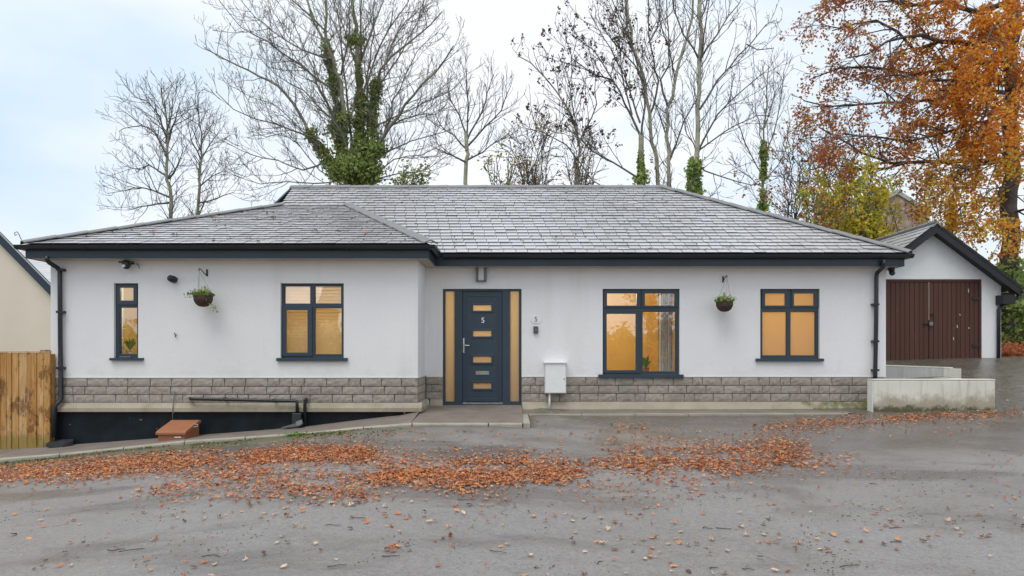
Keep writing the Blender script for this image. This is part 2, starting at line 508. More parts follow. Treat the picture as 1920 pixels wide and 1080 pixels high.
def mk_asphalt():
    g = NT('wet_asphalt')
    p = g.pos(); s = g.sep(p)
    f1 = g.noise(0.55, 6, .6, vec=p); f2 = g.noise(75, 4, .75, vec=p); f3 = g.noise(7, 6, .7, vec=p)
    f4 = g.noise(48, 4, .75, vec=p)
    c = g.ramp(f1, [(.3, (.19, .175, .163)), (.7, (.245, .232, .222))])
    c = g.mix(g.math('MULTIPLY', g.rng(f2, .45, .72), .55), c, (.40, .385, .37))
    c = g.mix(g.math('MULTIPLY', g.rng(f4, .54, .66), .6), c, (.075, .068, .062))
    c = g.mix(g.math('MULTIPLY', g.rng(f3, .56, .76), .35), c, (.085, .08, .076))
    f5 = g.noise(26, 5, .8, vec=p); f6 = g.noise(3.2, 6, .7, vec=p, stretch=(.5, 1.6, 1))
    c = g.mix(g.math('MULTIPLY', g.rng(f5, .52, .66), .55), c, (.10, .092, .085))
    c = g.mix(g.math('MULTIPLY', g.rng(f5, .48, .34), .35), c, (.33, .315, .30))
    c = g.mix(g.math('MULTIPLY', g.rng(f6, .54, .70), .32), c, (.14, .122, .107))
    vo = g.n('TexVoronoi', feature='DISTANCE_TO_EDGE'); vo.inputs['Scale'].default_value = .33
    wv = g.n('VectorMath', operation='ADD'); g.l(p, wv.inputs[0]); nz = g.n('TexNoise'); nz.inputs['Scale'].default_value = 2.2; nz.inputs['Detail'].default_value = 5; g.l(p, nz.inputs['Vector'])
    sc_ = g.n('VectorMath', operation='SCALE'); g.l(nz.outputs['Color'], sc_.inputs[0]); sc_.inputs['Scale'].default_value = .8; g.l(sc_.outputs[0], wv.inputs[1]); g.l(wv.outputs[0], vo.inputs['Vector'])
    c = g.mix(g.math('MULTIPLY', g.math('MULTIPLY', g.rng(vo.outputs['Distance'], .010, .002), g.rng(g.noise(.8, 3, vec=p), .52, .66)), .35), c, (.06, .055, .05))
    # muddy brown silt along the house, moss along the kerb
    near = g.rng(s[1], 7.4, 9.6)
    mud = g.math('MULTIPLY', near, g.rng(g.noise(.9, 6, .65, vec=p), .36, .62))
    c = g.mix(g.math('MULTIPLY', mud, .85), c, (.135, .105, .08))
    kb = g.math('MULTIPLY', g.rng(s[1], 9.0, 10.0), g.rng(s[0], .8, -3.5))
    c = g.mix(g.math('MULTIPLY', g.rng(g.math('ADD', g.math('MULTIPLY', kb, .42), f3), .68, .84), .85), c, (.115, .11, .045))
    rt = g.math('MULTIPLY', g.rng(s[1], 11.0, 11.6), g.rng(s[0], .2, .6))
    c = g.mix(g.math('MULTIPLY', g.math('MULTIPLY', rt, g.rng(f3, .4, .55)), .7), c, (.085, .085, .035))
    # damp stretches: darker and glossier
    wet = g.rng(g.noise(.5, 6, .62, vec=p, stretch=(.45, 1.5, 1)), .48, .60)
    wet = g.math('MAXIMUM', wet, g.math('MULTIPLY', g.rng(g.math('ADD', g.rng(s[0], .3, 2.6, 0, .3), g.math('ADD', g.rng(s[1], 7.6, 9.6, 0, .26), g.noise(.8, 5, .6, vec=p))), .78, 1.02), 1.0))
    c = g.mix(g.math('MULTIPLY', wet, .46), c, (.08, .07, .064))
    g.bump(g.math('ADD', f2, g.math('MULTIPLY', f4, 1.2)), .55, .006)
    M['asphalt'] = g.set(c, g.math('ADD', g.math('MULTIPLY', wet, -.27), .50), spec=.8)
mk_asphalt()
def mk_ground():
    g = NT('earth')
    c = g.ramp(g.noise(.8, 6, .65, vec=g.pos()), [(.3, (.06, .05, .03)), (.5, (.07, .085, .025)), (.7, (.12, .08, .04))])
    g.bump(g.noise(20, 4, vec=g.pos()), .5, .03)
    M['earth'] = g.set(c, .95)
mk_ground()
def mk_brick():
    g = NT('brickwork')
    b = g.n('TexBrick'); b.inputs['Scale'].default_value = 4.4
    b.inputs['Color1'].default_value = (.30, .10, .06, 1); b.inputs['Color2'].default_value = (.22, .075, .045, 1); b.inputs['Mortar'].default_value = (.3, .27, .24, 1)
    mp = g.n('Mapping'); mp.inputs['Rotation'].default_value = (R(90), 0, 0)
    g.l(g.obj(), mp.inputs['Vector']); g.l(mp.outputs[0], b.inputs['Vector'])
    M['brick'] = g.set(b.outputs['Color'], .85)
    h = NT('rubble_stone')
    v = h.n('TexVoronoi'); v.inputs['Scale'].default_value = 2.6; h.l(h.pos(), v.inputs['Vector'])
    c = h.mix(h.rng(v.outputs['Distance'], .1, .5), h.ramp(h.noise(2), [(.3, (.42, .33, .27)), (.7, (.52, .43, .36))]), (.33, .25, .2))
    M['rubble'] = h.set(c, .9)
mk_brick()

# ------------------------------------------------------------------ ground and road
def smooth(t): t = max(0, min(1, t)); return t * t * (3 - 2 * t)
KX = [-60, -12, -7.57, -5.6, -3.79, -2.2, -1.4, 0.25, 0.6, 3, 6, 9, 14, 60]
KZ = [-3.2, -1.88, -1.63, -1.43, -1.285, -1.135, -1.085, -1.105, -1.165, -1.165, -1.14, -1.08, -.95, -.4]
def road_z(x, d):
    k = 0.0
    for o, wgt in ((-.5, .25), (0, .5), (.5, .25)):
        k += wgt * float(np.interp(x + o, KX, KZ))
    z = k - .062 * max(0, 10.1 - d) if d < 10.1 else k
    if d >= 10.1:
        sl = .02 + .042 * smooth((x - .2) / .3)
        z += sl * min(d - 10.1, 2.4)
        dr = smooth((x - 7.0) / 1.7)
        if dr > 0 and d > 11.7:
            z = z * (1 - dr) + dr * max(z, z + .155 * (min(d, 16.7) - 11.7) - .06 * (min(d, 12.5) - 11.7))
        if d > 10.16 and x < .27:
            z -= .12
    return ZC + z + .012 * noise.noise(Vector((x * .5, d * .5, 3)))

def grid_mesh(name, xs, ys, zf, mat, sm=True):
    me = bpy.data.meshes.new(name)
    nx, ny = len(xs), len(ys)
    v = [(x, y, zf(x, y)) for y in ys for x in xs]
    f = [(j*nx+i, j*nx+i+1, (j+1)*nx+i+1, (j+1)*nx+i) for j in range(ny-1) for i in range(nx-1)]
    me.from_pydata(v, [], f); me.materials.append(mat)
    if sm: me.polygons.foreach_set('use_smooth', [True] * len(f))
    me.update()
    return link(name, me)
xs = sorted(set([round(x, 3) for x in np.arange(-20, 24.01, .4)] + [.26, .28, .5]))
ys = sorted(set([round(y, 3) for y in np.arange(-14, 19.7, .35)] + [10.15, 10.17, 11.7]))
road = tag(grid_mesh('road', xs, ys, road_z, M['asphalt']), kind='structure',
           label='wet grey asphalt road sloping down to the left in front of the bungalow')

def ground_z(x, y):
    if y < 19.7 and -20 < x < 24: 
        base = road_z(max(-20, min(24, x)), y) - .25
    else:
        base = road_z(max(-20, min(24, x)), max(-14, min(19.7, y))) - .1
    if y > 19.3 and x > 9:
        base += .75 * smooth((y - 18.9) / 3.5) * smooth((x - 9) / 3)
    return base
gx = sorted(set([-600, -250, -120, -60, -40, -30] + list(np.arange(-24, 40.1, 2.0)) + [46, 60, 120, 250, 600]))
gy = sorted(set([-400, -150, -60, -30] + list(np.arange(-20, 40.1, 1.5)) + [50, 80, 150, 300, 700]))
ground = tag(grid_mesh('ground', gx, gy, ground_z, M['earth']), kind='structure', label='earth and rough grass behind the bungalow and garage')

# ------------------------------------------------------------------ path along the wing and paving at the door
KD = 10.1
FRONT = [(-260, 884), (0, 860.5), (130, 850), (250, 837.5), (350, 827), (480, 819), (580, 811.5), (680, 801.5), (767, 794.5), (860, 794.5), (980, 794.5)]
BACK = [(-330, 862), (0, 838), (120, 834), (300, 821), (450, 810), (570, 800), (700, 783), (770, 775.5), (800, 766)]
def front_z(x):
    return float(np.interp(x, [wx(p, KD) for p, _ in FRONT], [wz(q, KD) for _, q in FRONT]))
def back_z(x):
    return float(np.interp(x, [wx(p, 11.28) for p, _ in BACK], [wz(q, 11.28) for _, q in BACK]))
XJ = -1.52
mb = MB()
pxs = [x for x in np.arange(-12, XJ, .35)] + [XJ]
for a, b in zip(pxs[:-1], pxs[1:]):
    for t0, t1 in ((0, .5), (.5, 1)):
        q = []
        for x, t in ((a, t0), (b, t0), (b, t1), (a, t1)):
            q.append((x, KD + .08 + t * 1.25, front_z(x) * (1 - t) + back_z(x) * t))
        mb.face(q)
for i in range(8):                      # in front of the door the path widens back to the main wall
    a = XJ + (0.17 - XJ) * i / 8; b = XJ + (0.17 - XJ) * (i + 1) / 8
    mb.face([(a, KD + .08, front_z(a)), (b, KD + .08, front_z(b)), (b, 12.36, ZC - .955), (a, 12.36, ZC - .955)])
pave = tag(mb.build('pavement', M['path']), kind='structure', label='brown concrete path along the wing widening into the paving before the front door')
# kerb stones along the front edge
xk = -10.0
KL = [-10.4, -9.4, -8.5, -7.6, -6.7, -5.75, -4.85, -3.95, -3.05, -2.2, -1.48, -.35, .16]
for a, b in zip(KL[:-1], KL[1:]):
    h = MB()
    g = .008
    za, zb = front_z(a), front_z(b)
    bz = .3
    prof = [(KD, -bz), (KD, -.012), (KD + .014, .004), (KD + .08, .006), (KD + .08, -bz)]
    A = [(a + g, y, za + z) for y, z in prof]; B = [(b - g, y, zb + z) for y, z in prof]
    n = len(prof)
    h.face(A[::-1]); h.face(B)
    for i in range(n):
        j = (i + 1) % n
        h.face([A[i], A[j], B[j], B[i]])
    h.build('kerb_stone', M['kerb'], pave)
# the raised end of the kerb and the return towards the house
ze = front_z(.2)
MB().box(.168, .27, KD - .003, 11.55, ze - .3, ze + .008).build('kerb_stone', M['kerb'], pave, bevel=.008)
x0 = .278
while x0 < 5.6:
    x1 = min(x0 + .9, 5.75)
    zk = ZC - 1.052 + .004 * (x0)
    MB().box(x0 + .004, x1 - .004, 11.52, 11.60, zk - .25, zk).build('kerb_stone', M['kerb'], pave, bevel=.006)
    x0 = x1
mb = MB()
mb.face([(.27, 11.60, ZC - 1.058), (5.8, 11.60, ZC - 1.04), (5.8, 12.3, ZC - 1.02), (.27, 12.3, ZC - 1.025)])
mb.face([(.17, 11.55, ZC - 1.055), (.27, 11.55, ZC - 1.055), (.27, 12.3, ZC - 1.025), (.17, 12.3, ZC - 1.02)])
tag(mb.build('paved_strip', M['path'], pave))

# ------------------------------------------------------------------ bungalow
D1, D0 = 11.28, 12.30            # wing and main wall planes
XL, XC, XR = wx(95, D1), wx(783.5, D1), wx(1661, D0)
ZSOF = ZC + 1.51
ZST = ZC - .42                   # top of the stone course (wing)
ZST0 = wz(706, D0)               # ... main wall
ZLT1, ZLB1 = wz(755, D1), wz(771.5, D1)
bung = thing('bungalow', (0, 13, ZC - 1.0), 'white rendered single-storey bungalow with grey slate hipped roof and dark blue-grey door', 'bungalow')

WIN = {  # outer frame in picture px, plane
    'a': (213.5, 259, 531, 672, D1), 'b': (526, 644.5, 531, 672, D1),
    'c': (1130, 1274.5, 541.5, 704, D0), 'd': (1425.5, 1537, 541.5, 672.5, D0), 'door': (830, 978, 541.5, 760, D0)}
def rect(w, d=None):
    p0, p1, q0, q1, pl = WIN[w]
    d = d or pl
    return (wx(p0, d), wx(p1, d), wz(q1, d), wz(q0, d))
wall = MB()
TH = .28
wall.plate(XL, XC, ZST, ZSOF + .05, [rect('a'), rect('b')], D1, D1 + TH)
wall.plate(XC - .0, XR, ZST0, ZSOF + .05, [rect('c'), rect('d'), (rect('door')[0], rect('door')[1], ZST0, rect('door')[3])], D0, D0 + TH)
wall.box(XC - TH, XC, D1 + TH, D0, ZST, ZSOF + .05)
wall.box(XL, XL + TH, D1 + TH, 18.6, ZST, ZSOF + .05)
wall.box(XR - TH, XR, D0 + TH, 18.7, ZST0, ZSOF + .05)
wall.box(XL + TH, XR - TH, 18.4, 18.7, ZC - 1.6, ZSOF + .05)
wall.build('wall', M['render'], bung)
# black painted base wall under the wing and the core behind the stones
core = MB()
core.box(XL + .02, XC - .02, D1 + .03, D1 + TH, ZC - 2.2, ZST)
core.box(XC - TH, XC - .02, D1 + TH, D0 + .05, ZC - 1.6, ZST)
core.box(XC - .02, rect('door')[0], D0 + .03, D0 + TH, ZC - 1.6, ZST0)
core.box(rect('door')[1], XR - .02, D0 + .03, D0 + TH, ZC - 1.6, ZST0)
core.box(XL + .02, XL + TH, D1 + TH, 18.6, ZC - 2.4, ZST)
core.box(XR - TH, XR - .02, D0 + TH, 18.6, ZC - 1.6, ZST0)
core.build('wall_core', M['mortar'], bung)
bw = MB()
bw.box(XL + .005, XC + .03, D1 - .012, D1 + .03, ZC - 2.2, ZLB1 + .02)
bw.box(XL - .012, XL + .02, D1 + .03, 18.6, ZC - 2.4, ZLB1 + .02)
tag(bw.build('base_wall', M['black_paint'], bung), label='black painted lower wall under the stone band')
# sloping concrete ledge
lg = MB()
def ledge(mbx, x0, x1, y, zt, zb):
    mbx.prism([(x0, y + .03, zb), (x0, y - .075, zb), (x0, y - .075, zb + (zt - zb) * .42), (x0, y - .005, zt), (x0, y + .03, zt)], (x1 - x0, 0, 0))
ledge(lg, XL - .05, XC + .072, D1, ZLT1, ZLB1)
lg.prism([(XC - .03, D1 - .07, ZLB1), (XC + .075, D1 - .07, ZLB1), (XC + .075, D1 - .07, ZLB1 + (ZLT1 - ZLB1) * .42), (XC + .005, D1 - .005, ZLT1), (XC - .03, D1 - .005, ZLT1)], (0, D0 - D1 + .02, 0))
lg.build('ledge', M['ledge'], bung)
lm = MB()
ledge(lm, XC + .08, rect('door')[0], D0, wz(748.5, D0), ZC - 1.1)
ledge(lm, rect('door')[1] + .01, wx(1632, D0), D0, wz(753, D0), ZC - 1.12)
lm.build('ledge', M['ledge_moss'], bung)
# bell-cast drip under the render
dp = MB()
dp.box(XL - .006, XC + .006, D1 - .012, D1 + .02, ZST - .012, ZST + .004)
dp.box(XC - .02, XC + .012, D1 + .02, D0 - .012, ZST - .012, ZST + .004)
dp.box(XC + .012, rect('door')[0] - .001, D0 - .012, D0 + .02, ZST0 - .012, ZST0 + .004)
dp.box(rect('door')[1] + .001, rect('c')[0], D0 - .012, D0 + .02, ZST0 - .012, ZST0 + .004)
dp.box(rect('c')[1], XR + .006, D0 - .012, D0 + .02, ZST0 - .012, ZST0 + .004)
dp.build('render_bead', M['off_white'], bung)

# stone band: each block its own object
band = thing('stone_band', (0, D0, ZC - .9), None, None)
del_keys = [k for k in ('label', 'category') if k in band.keys()]
band.parent = bung; band.matrix_parent_inverse = Matrix.Translation(-Vector(bung.location))
rs = random.Random(5)
def block_mesh(i):
    m = MB(); nx, nz = 5, 3
    g = [[None] * (nz + 1) for _ in range(nx + 1)]
    for a in range(nx + 1):
        for b in range(nz + 1):
            edge = a in (0, nx) or b in (0, nz)
            y = -.004 - .005 * rs.random() if edge else -.008 - .009 * rs.random()
            jx = 0 if a in (0, nx) else rs.uniform(-.04, .04); jz = 0 if b in (0, nz) else rs.uniform(-.07, .07)
            ex = rs.uniform(0, .012) if a == 0 else (-rs.uniform(0, .012) if a == nx else 0)
            ez = rs.uniform(0, .03) if b == 0 else (-rs.uniform(0, .03) if b == nz else 0)
            g[a][b] = (-.5 + a / nx + jx + ex, y, b / nz + jz + ez)
    for a in range(nx):
        for b in range(nz):
            m.face([g[a][b], g[a+1][b], g[a+1][b+1], g[a][b+1]])
    rim = [g[a][0] for a in range(nx + 1)] + [g[nx][b] for b in range(1, nz + 1)] + [g[a][nz] for a in reversed(range(nx))] + [g[0][b] for b in reversed(range(1, nz))]
    for p, q in zip(rim, rim[1:] + rim[:1]):
        m.face([q, p, (p[0], .06, p[2]), (q[0], .06, q[2])])
    return m.mesh('stone_block', M['stone'])
BL = [block_mesh(i) for i in range(9)]
BINV = Matrix.Translation(-Vector(world_loc(band)))
def stone(cx, y, z0, w, h, rz=0):
    o = bpy.data.objects.new('stone_block', rs.choice(BL))
    COL.objects.link(o); o.parent = band; o.matrix_parent_inverse = BINV
    o.location = (cx, y, z0); o.scale = (w, 1, h); o.rotation_euler.z = rz
def stone_run(x0, x1, y, zb, zt, skip=()):
    n = 3; h = (zt - zb) / n
    for c in range(n):
        x = x0; first = True
        lens = .345
        off = (.0, .5, .25)[c]
        while x < x1 - .02:
            w = lens * rs.uniform(.93, 1.08) if not first else lens * (1 - off) * rs.uniform(.9, 1.05)
            if rs.random() < .12: w *= .55
            first = False
            if x + w > x1 - .1: w = x1 - x
            stone(x + w / 2, y - rs.uniform(0, .006), zb + c * h + .006, w - .008, h - .009)
            x += w
stone_run(XL + .02, XC - .0, D1 + .005, ZLT1, ZST - .014)
rd = rect('door')
stone_run(XC + .01, rd[0], D0 + .005, wz(748.5, D0), ZST0 - .014)
stone_run(rd[1], XR - .03, D0 + .005, wz(753, D0), ZST0 - .014)
h3 = (ZST - .014 - ZLT1) / 3
for c in range(3):                 # the return of the wing, facing right
    y = D1 + .02
    for w in ((.38, .34, .26), (.2, .4, .38), (.32, .3, .36))[c]:
        stone(XC - .01, y + w / 2, ZLT1 + c * h3 + .006, w - .011, h3 - .012, R(90)); y += w

# ------------------------------------------------------------------ windows and door
def window(key, panes, sashes, sill, label, rec=.055, glass='glass'):
    p0, p1, q0, q1, pl = WIN[key]
    y = pl + rec
    def rc(t): return (wx(t[0], y), wx(t[1], y), wz(t[3], y), wz(t[2], y))
    outer = rect(key)
    fr = MB().plate(outer[0] + .001, outer[1] - .001, outer[2] + .001, outer[3] - .001, [rc(p) for p in panes] + [rc(s[0]) for s in sashes], y, y + .07)
    f = fr.build('window', M['anthracite'], bung)
    tag(f, label)
    for p in panes:
        r = rc(p)
        MB().box(r[0] - .004, r[1] + .004, y + .03, y + .036, r[2] - .004, r[3] + .004).build('pane', M[glass], f)
        bd = MB().plate(r[0] - .003, r[1] + .003, r[2] - .003, r[3] + .003, [(r[0] + .008, r[1] - .008, r[2] + .008, r[3] - .008)], y + .012, y + .029)
        bd.build('glazing_bead', M['anthracite'], f)
    for so, sh in sashes:
        r, h = rc(so), rc(sh)
        s = MB().plate(r[0] - .008, r[1] + .008, r[2] - .008, r[3] + .008, [h], y - .018, y + .03).build('sash', M['anthracite'], f, bevel=.004)
        MB().box(h[0] - .004, h[1] + .004, y + .01, y + .016, h[2] - .004, h[3] + .004).build('pane', M[glass], f)
    d = pl - .05
    s = sill
    sl = MB().prism([(wx(s[0], d), y, wz(s[2], d) + .008), (wx(s[0], d), pl - .055, wz(s[2], d)), (wx(s[0], d), pl - .055, wz(s[3], d)), (wx(s[0], d), pl - .04, wz(s[3], d)), (wx(s[0], d), y, wz(s[3], d) + .012)], (wx(s[1], d) - wx(s[0], d), 0, 0))
    sl.build('sill', M['anthracite'], f)
    return f
wa = window('a', [(224, 257, 576, 664.5)], [((220, 257, 535, 571), (226, 251, 539.5, 563.5))], (205, 267, 671.5, 676),
       'tall narrow window with a plant behind its lower pane')
MB().box(wx(222, D1), wx(243, D1), D1 + .03, D1 + .056, wz(670, D1), wz(668, D1)).build('trickle_vent', M['grey_plastic'], wa)
wb = window('b', [(533, 582, 536, 570), (590, 640, 536, 570), (590, 641, 577, 665)], [((529, 585, 574, 667), (537, 577, 581.5, 661))], (518, 651, 671.5, 677),
       'four-pane window with a closed slatted blind')
wc = window('c', [(1204.5, 1267, 584, 697)], [((1132, 1199, 544, 576), (1138, 1193.5, 550, 573)), ((1204, 1271, 544, 576), (1209, 1264, 550, 573)), ((1132, 1199, 582, 699), (1137.5, 1192, 588.5, 694))], (1122, 1282, 702.5, 708.5),
       'largest window with a leafy pot plant on its inner sill')
wd = window('d', [(1429, 1475, 584, 667), (1482, 1529, 584, 667)], [((1429, 1478, 544, 576), (1434, 1471.5, 550, 573)), ((1484, 1534, 544, 576), (1488, 1525.5, 550, 573))], (1418, 1545, 672.5, 677.5),
       'frosted window glowing orange from inside', glass='frosted_orange')

# front door with sidelights
y = D0 + .05
def rc(t, yy=None):
    yy = yy or y
    return (wx(t[0], yy), wx(t[1], yy), wz(t[3], yy), wz(t[2], yy))
rd = rect('door')
dfr = MB().plate(rd[0] + .001, rd[1] - .001, rd[2], rd[3] - .001, [rc((835, 852.5, 546, 753)), rc((956, 973, 546, 753)), rc((867, 942, 546, 757))], y, y + .09)
door = dfr.build('front_door', M['anthracite'], bung)
for t in ((835, 852.5, 546, 753), (956, 973, 546, 753)):
    r = rc(t)
    MB().box(r[0] - .004, r[1] + .004, y + .035, y + .043, r[2] - .004, r[3] + .004).build('sidelight', M['frosted_glass'], door)
slots = [(887, 921.5, 572, 583), (887, 921.5, 620, 631), (887, 921.5, 668, 680), (887, 921.5, 717.5, 729)]
yd = y + .022
lr = rc((868, 941, 547, 755), yd)
leaf = MB().plate(*lr, [rc(s, yd) for s in slots], yd, yd + .045)
lf = leaf.build('door_leaf', M['anthracite'], door)
MB().plate(*rc((863, 946, 543, 759)), [rc((871, 938, 551, 752))], y + .069, y + .088).build('door_stop', M['anthracite'], door)
trim = MB()
o1, o2 = rc((873, 936, 553, 750), yd), rc((876, 933, 556.5, 746.5), yd)
trim.plate(*o1, [o2], yd - .010, yd + .003)
trim.build('door_moulding', M['anthracite'], door, bevel=.004)
for s in slots:
    r = rc(s, yd)
    MB().box(r[0] - .004, r[1] + .004, yd + .02, yd + .026, r[2] - .004, r[3] + .004).build('door_pane', M['frosted_glass'], door)
    MB().plate(r[0] - .035, r[1] + .035, r[2] - .032, r[3] + .032, [(r[0] + .004, r[1] - .004, r[2] + .004, r[3] - .004)], yd - .014, yd + .002).build('pane_surround', M['anthracite'], door, bevel=.006)
r = rc((892, 917, 695.5, 702.5), yd)
MB().plate(*r, [(r[0] + .012, r[1] - .012, (r[2] + r[3]) / 2 - .006, (r[2] + r[3]) / 2 + .004)], yd - .012, yd + .001).box(r[0] + .01, r[1] - .01, yd - .004, yd, r[2] + .012, r[3] - .012).build('letterbox', M['chrome'], door)
hx = wx(869.6, yd)
hd = MB().box(hx - .012, hx + .012, yd - .012, yd + .001, wz(662, yd), wz(634, yd))
hd.tube([(hx, yd - .01, wz(647.5, yd)), (hx, yd - .05, wz(647.5, yd)), (hx + .02, yd - .058, wz(647.5, yd)), (hx + .105, yd - .055, wz(648, yd))], .010, 8)
hd.tube([(hx, yd - .012, wz(657, yd)), (hx, yd - .016, wz(657, yd))], .012, 8)
hd.build('door_handle', M['chrome'], door)
r = rc((868, 943, 754.5, 757.3))
MB().box(r[0], r[1], y - .035, y + .02, r[2], r[3]).build('threshold', M['chrome'], door)
MB().box(rd[0], rd[1], y - .04, y - .002, wz(760.5, D0), wz(757.6, D0)).build('door_sill', M['anthracite'], door)
MB().box(lr[0] + .05, lr[1] - .05, yd - .03, yd - .001, wz(752, yd), wz(748.5, yd)).build('rain_deflector', M['anthracite'], door)

def text_mesh(body, size, depth, name, mat, parent, loc):
    cu = bpy.data.curves.new(name, 'FONT')
    cu.body = body; cu.size = size; cu.extrude = depth; cu.align_x = 'CENTER'; cu.align_y = 'CENTER'
    cu.offset = size * .012
    t = bpy.data.objects.new('tmp', cu); COL.objects.link(t)
    me = bpy.data.meshes.new_from_object(t.evaluated_get(bpy.context.evaluated_depsgraph_get()))
    bpy.data.objects.remove(t)
    me.materials.clear(); me.materials.append(mat)
    me.transform(Matrix.Translation(Vector(loc)) @ Matrix.Rotation(R(90), 4, 'X'))
    return link(name, me, parent)
text_mesh('5', .135, .003, 'door_number', M['chrome'], door, (wx(905.5, yd), yd - .004, wz(601, yd)))

# rooms behind the windows, each with its own lamp
def room(x0, x1, y0, y1, z0, z1, mat, lamp, watts, col=(1, .86, .58), opening=None):
    m = MB()
    m.face([(x0,y1,z0),(x1,y1,z0),(x1,y1,z1),(x0,y1,z1)])
    m.face([(x0,y0,z0),(x0,y1,z0),(x0,y1,z1),(x0,y0,z1)])
    m.face([(x1,y1,z0),(x1,y0,z0),(x1,y0,z1),(x1,y1,z1)])
    m.face([(x0,y0,z1),(x0,y1,z1),(x1,y1,z1),(x1,y0,z1)])
    m.face([(x0,y0,z0),(x1,y0,z0),(x1,y1,z0),(x0,y1,z0)], 1)
    m.plate(x0, x1, z0, z1, [opening], y0 - .01, y0)
    m.build('room', [mat, M['room_floor']], bung)
    ld = bpy.data.lights.new('room_lamp', 'POINT'); ld.energy = watts; ld.color = col; ld.shadow_soft_size = .12
    lo = bpy.data.objects.new('room_lamp', ld); COL.objects.link(lo); lo.location = lamp
zf, zcl = ZC - .95, ZC + 1.45
ra, rb, rcc, rdd = rect('a'), rect('b'), rect('c'), rect('d')
y1 = D1 + TH + .02; y0 = D0 + TH + .02
room(ra[0] - .5, ra[1] + .7, y1, y1 + 1.6, zf, zcl, M['room_cream'], (ra[1] + .3, y1 + .5, zcl - .25), 24, opening=ra)
room(rb[0] - .6, rb[1] + .6, y1, y1 + 2.2, zf, zcl, M['room_cream'], ((rb[0] + rb[1]) / 2 + .3, y1 + 1.2, zcl - .5), 92, opening=rb)
room(rcc[0] - .7, rcc[1] + .5, y0, y0 + 2.2, zf, zcl, M['room_ochre'], (rcc[0] + .1, y0 + .7, zcl - .3), 54, opening=rcc)
room(rdd[0] - .5, rdd[1] + .6, y0, y0 + 1.8, zf, zcl, M['room_ochre'], ((rdd[0] + rdd[1]) / 2 - .1, y0 + .9, zcl - .7), 27, opening=rdd)
room(rd[0] - .3, rd[1] + .3, y0, y0 + 2.0, zf, zcl, M['room_cream'], ((rd[0] + rd[1]) / 2, y0 + 1.1, zcl - .6), 46, opening=rd)
# window boards inside
for r, yy in ((ra, D1), (rcc, D0)):
    MB().box(r[0] - .03, r[1] + .03, yy + .13, yy + .5, r[2] + .0, r[2] + .035).build('window_board', M['white_plastic'], bung)
# blind
bl = MB(); z = rb[2] + .05; yb = D1 + .19
while z < rb[3] - .02:
    bl.prism([(rb[0] + .02, yb - .020, z - .034), (rb[0] + .02, yb - .0185, z - .036), (rb[0] + .02, yb + .018, z + .032), (rb[0] + .02, yb + .0165, z + .034)], (rb[1] - rb[0] - .04, 0, 0)); z += .053
tag(bl.build('blind', M['blind'], wb), label='pale slatted blind hanging behind the four-pane window', kind='stuff')
# pale folded sheet standing in for the reflection in the large window
cv = MB(); n = 26; cx0, cx1 = rcc[1] - .30, rcc[1] - .02
pts = [(cx0 + (cx1 - cx0) * i / n, D0 + .40 + .035 * math.sin(i * 1.7)) for i in range(n + 1)]
for (a, b), (c, d) in zip(pts[:-1], pts[1:]):
    cv.face([(a, b, rcc[2] - .2), (c, d, rcc[2] - .2), (c, d, rcc[3] + .05), (a, b, rcc[3] + .05)])
for i in range(n):
    a, b = pts[i]; c, d = pts[i + 1]
    cv.face([(c, d + .004, rcc[2] - .2), (a, b + .004, rcc[2] - .2), (a, b + .004, rcc[3] + .05), (c, d + .004, rcc[3] + .05)])
tag(cv.build('reflection_sheet', M['off_white'], bung, smooth=True), label='pale sheet added in place of a reflection at one side of the largest window')

# ------------------------------------------------------------------ roof
EZ = ZC + 1.72
EYW, EYM = 10.95, 11.97
TA, TB = .565, .395
YR = 15.53; ZR = EZ + TA * (YR - EYM)
YT = 14.34; ZT = EZ + TB * (YT - EYW)
XLE, XRW, XRE = -7.85, -1.30, 6.98
HL = Vector((wx(527, YT), YT, ZT)); HR = Vector((wx(655, YT), YT, ZT))
RL = Vector((wx(550, YR), YR, ZR)); RR = Vector((wx(1240, YR), YR, ZR))
EL = Vector((XLE, EYW, EZ)); EW = Vector((XRW, EYW, EZ)); EV = Vector((XRW, EYM, EZ)); ER = Vector((XRE, EYM, EZ))
YB = 2 * YR - EYM
roof = thing('roof', (0, 13, EZ), None, None)
roof.parent = bung; roof.matrix_parent_inverse = Matrix.Translation(-Vector(bung.location))
tag(roof, 'grey slate hipped roof with scattered leaves and grey hip tiles')
dk = MB()
dk.face([EL, EW, HR, HL])                                     # wing
dk.face([EW, EV, HR])                                         # right cheek of the wing
dk.face([EV, ER, RR, RL, HL, HR])                             # main front
dk.face([ER, (XRE, YB, EZ), RR])                              # right hip
dk.face([(XRE, YB, EZ), (RL.x, YB, EZ), RL, RR])              # back
dk.face([EL, HL, (HL.x, 18.6, ZT), (XLE, 18.6, EZ)])          # left
dk.face([HL, RL, (RL.x, YB, EZ), (HL.x, YB, EZ)])
b0 = EZ - .03
dk.face([(XLE, EYW, b0), (XLE, 18.6, b0), (XRW, 18.6, b0), (XRW, EYW, b0)])
dk.face([(XRW, EYM, b0), (XRW, YB, b0), (XRE, YB, b0), (XRE, EYM, b0)])
dk.build('roof_deck', M['deck'], roof)

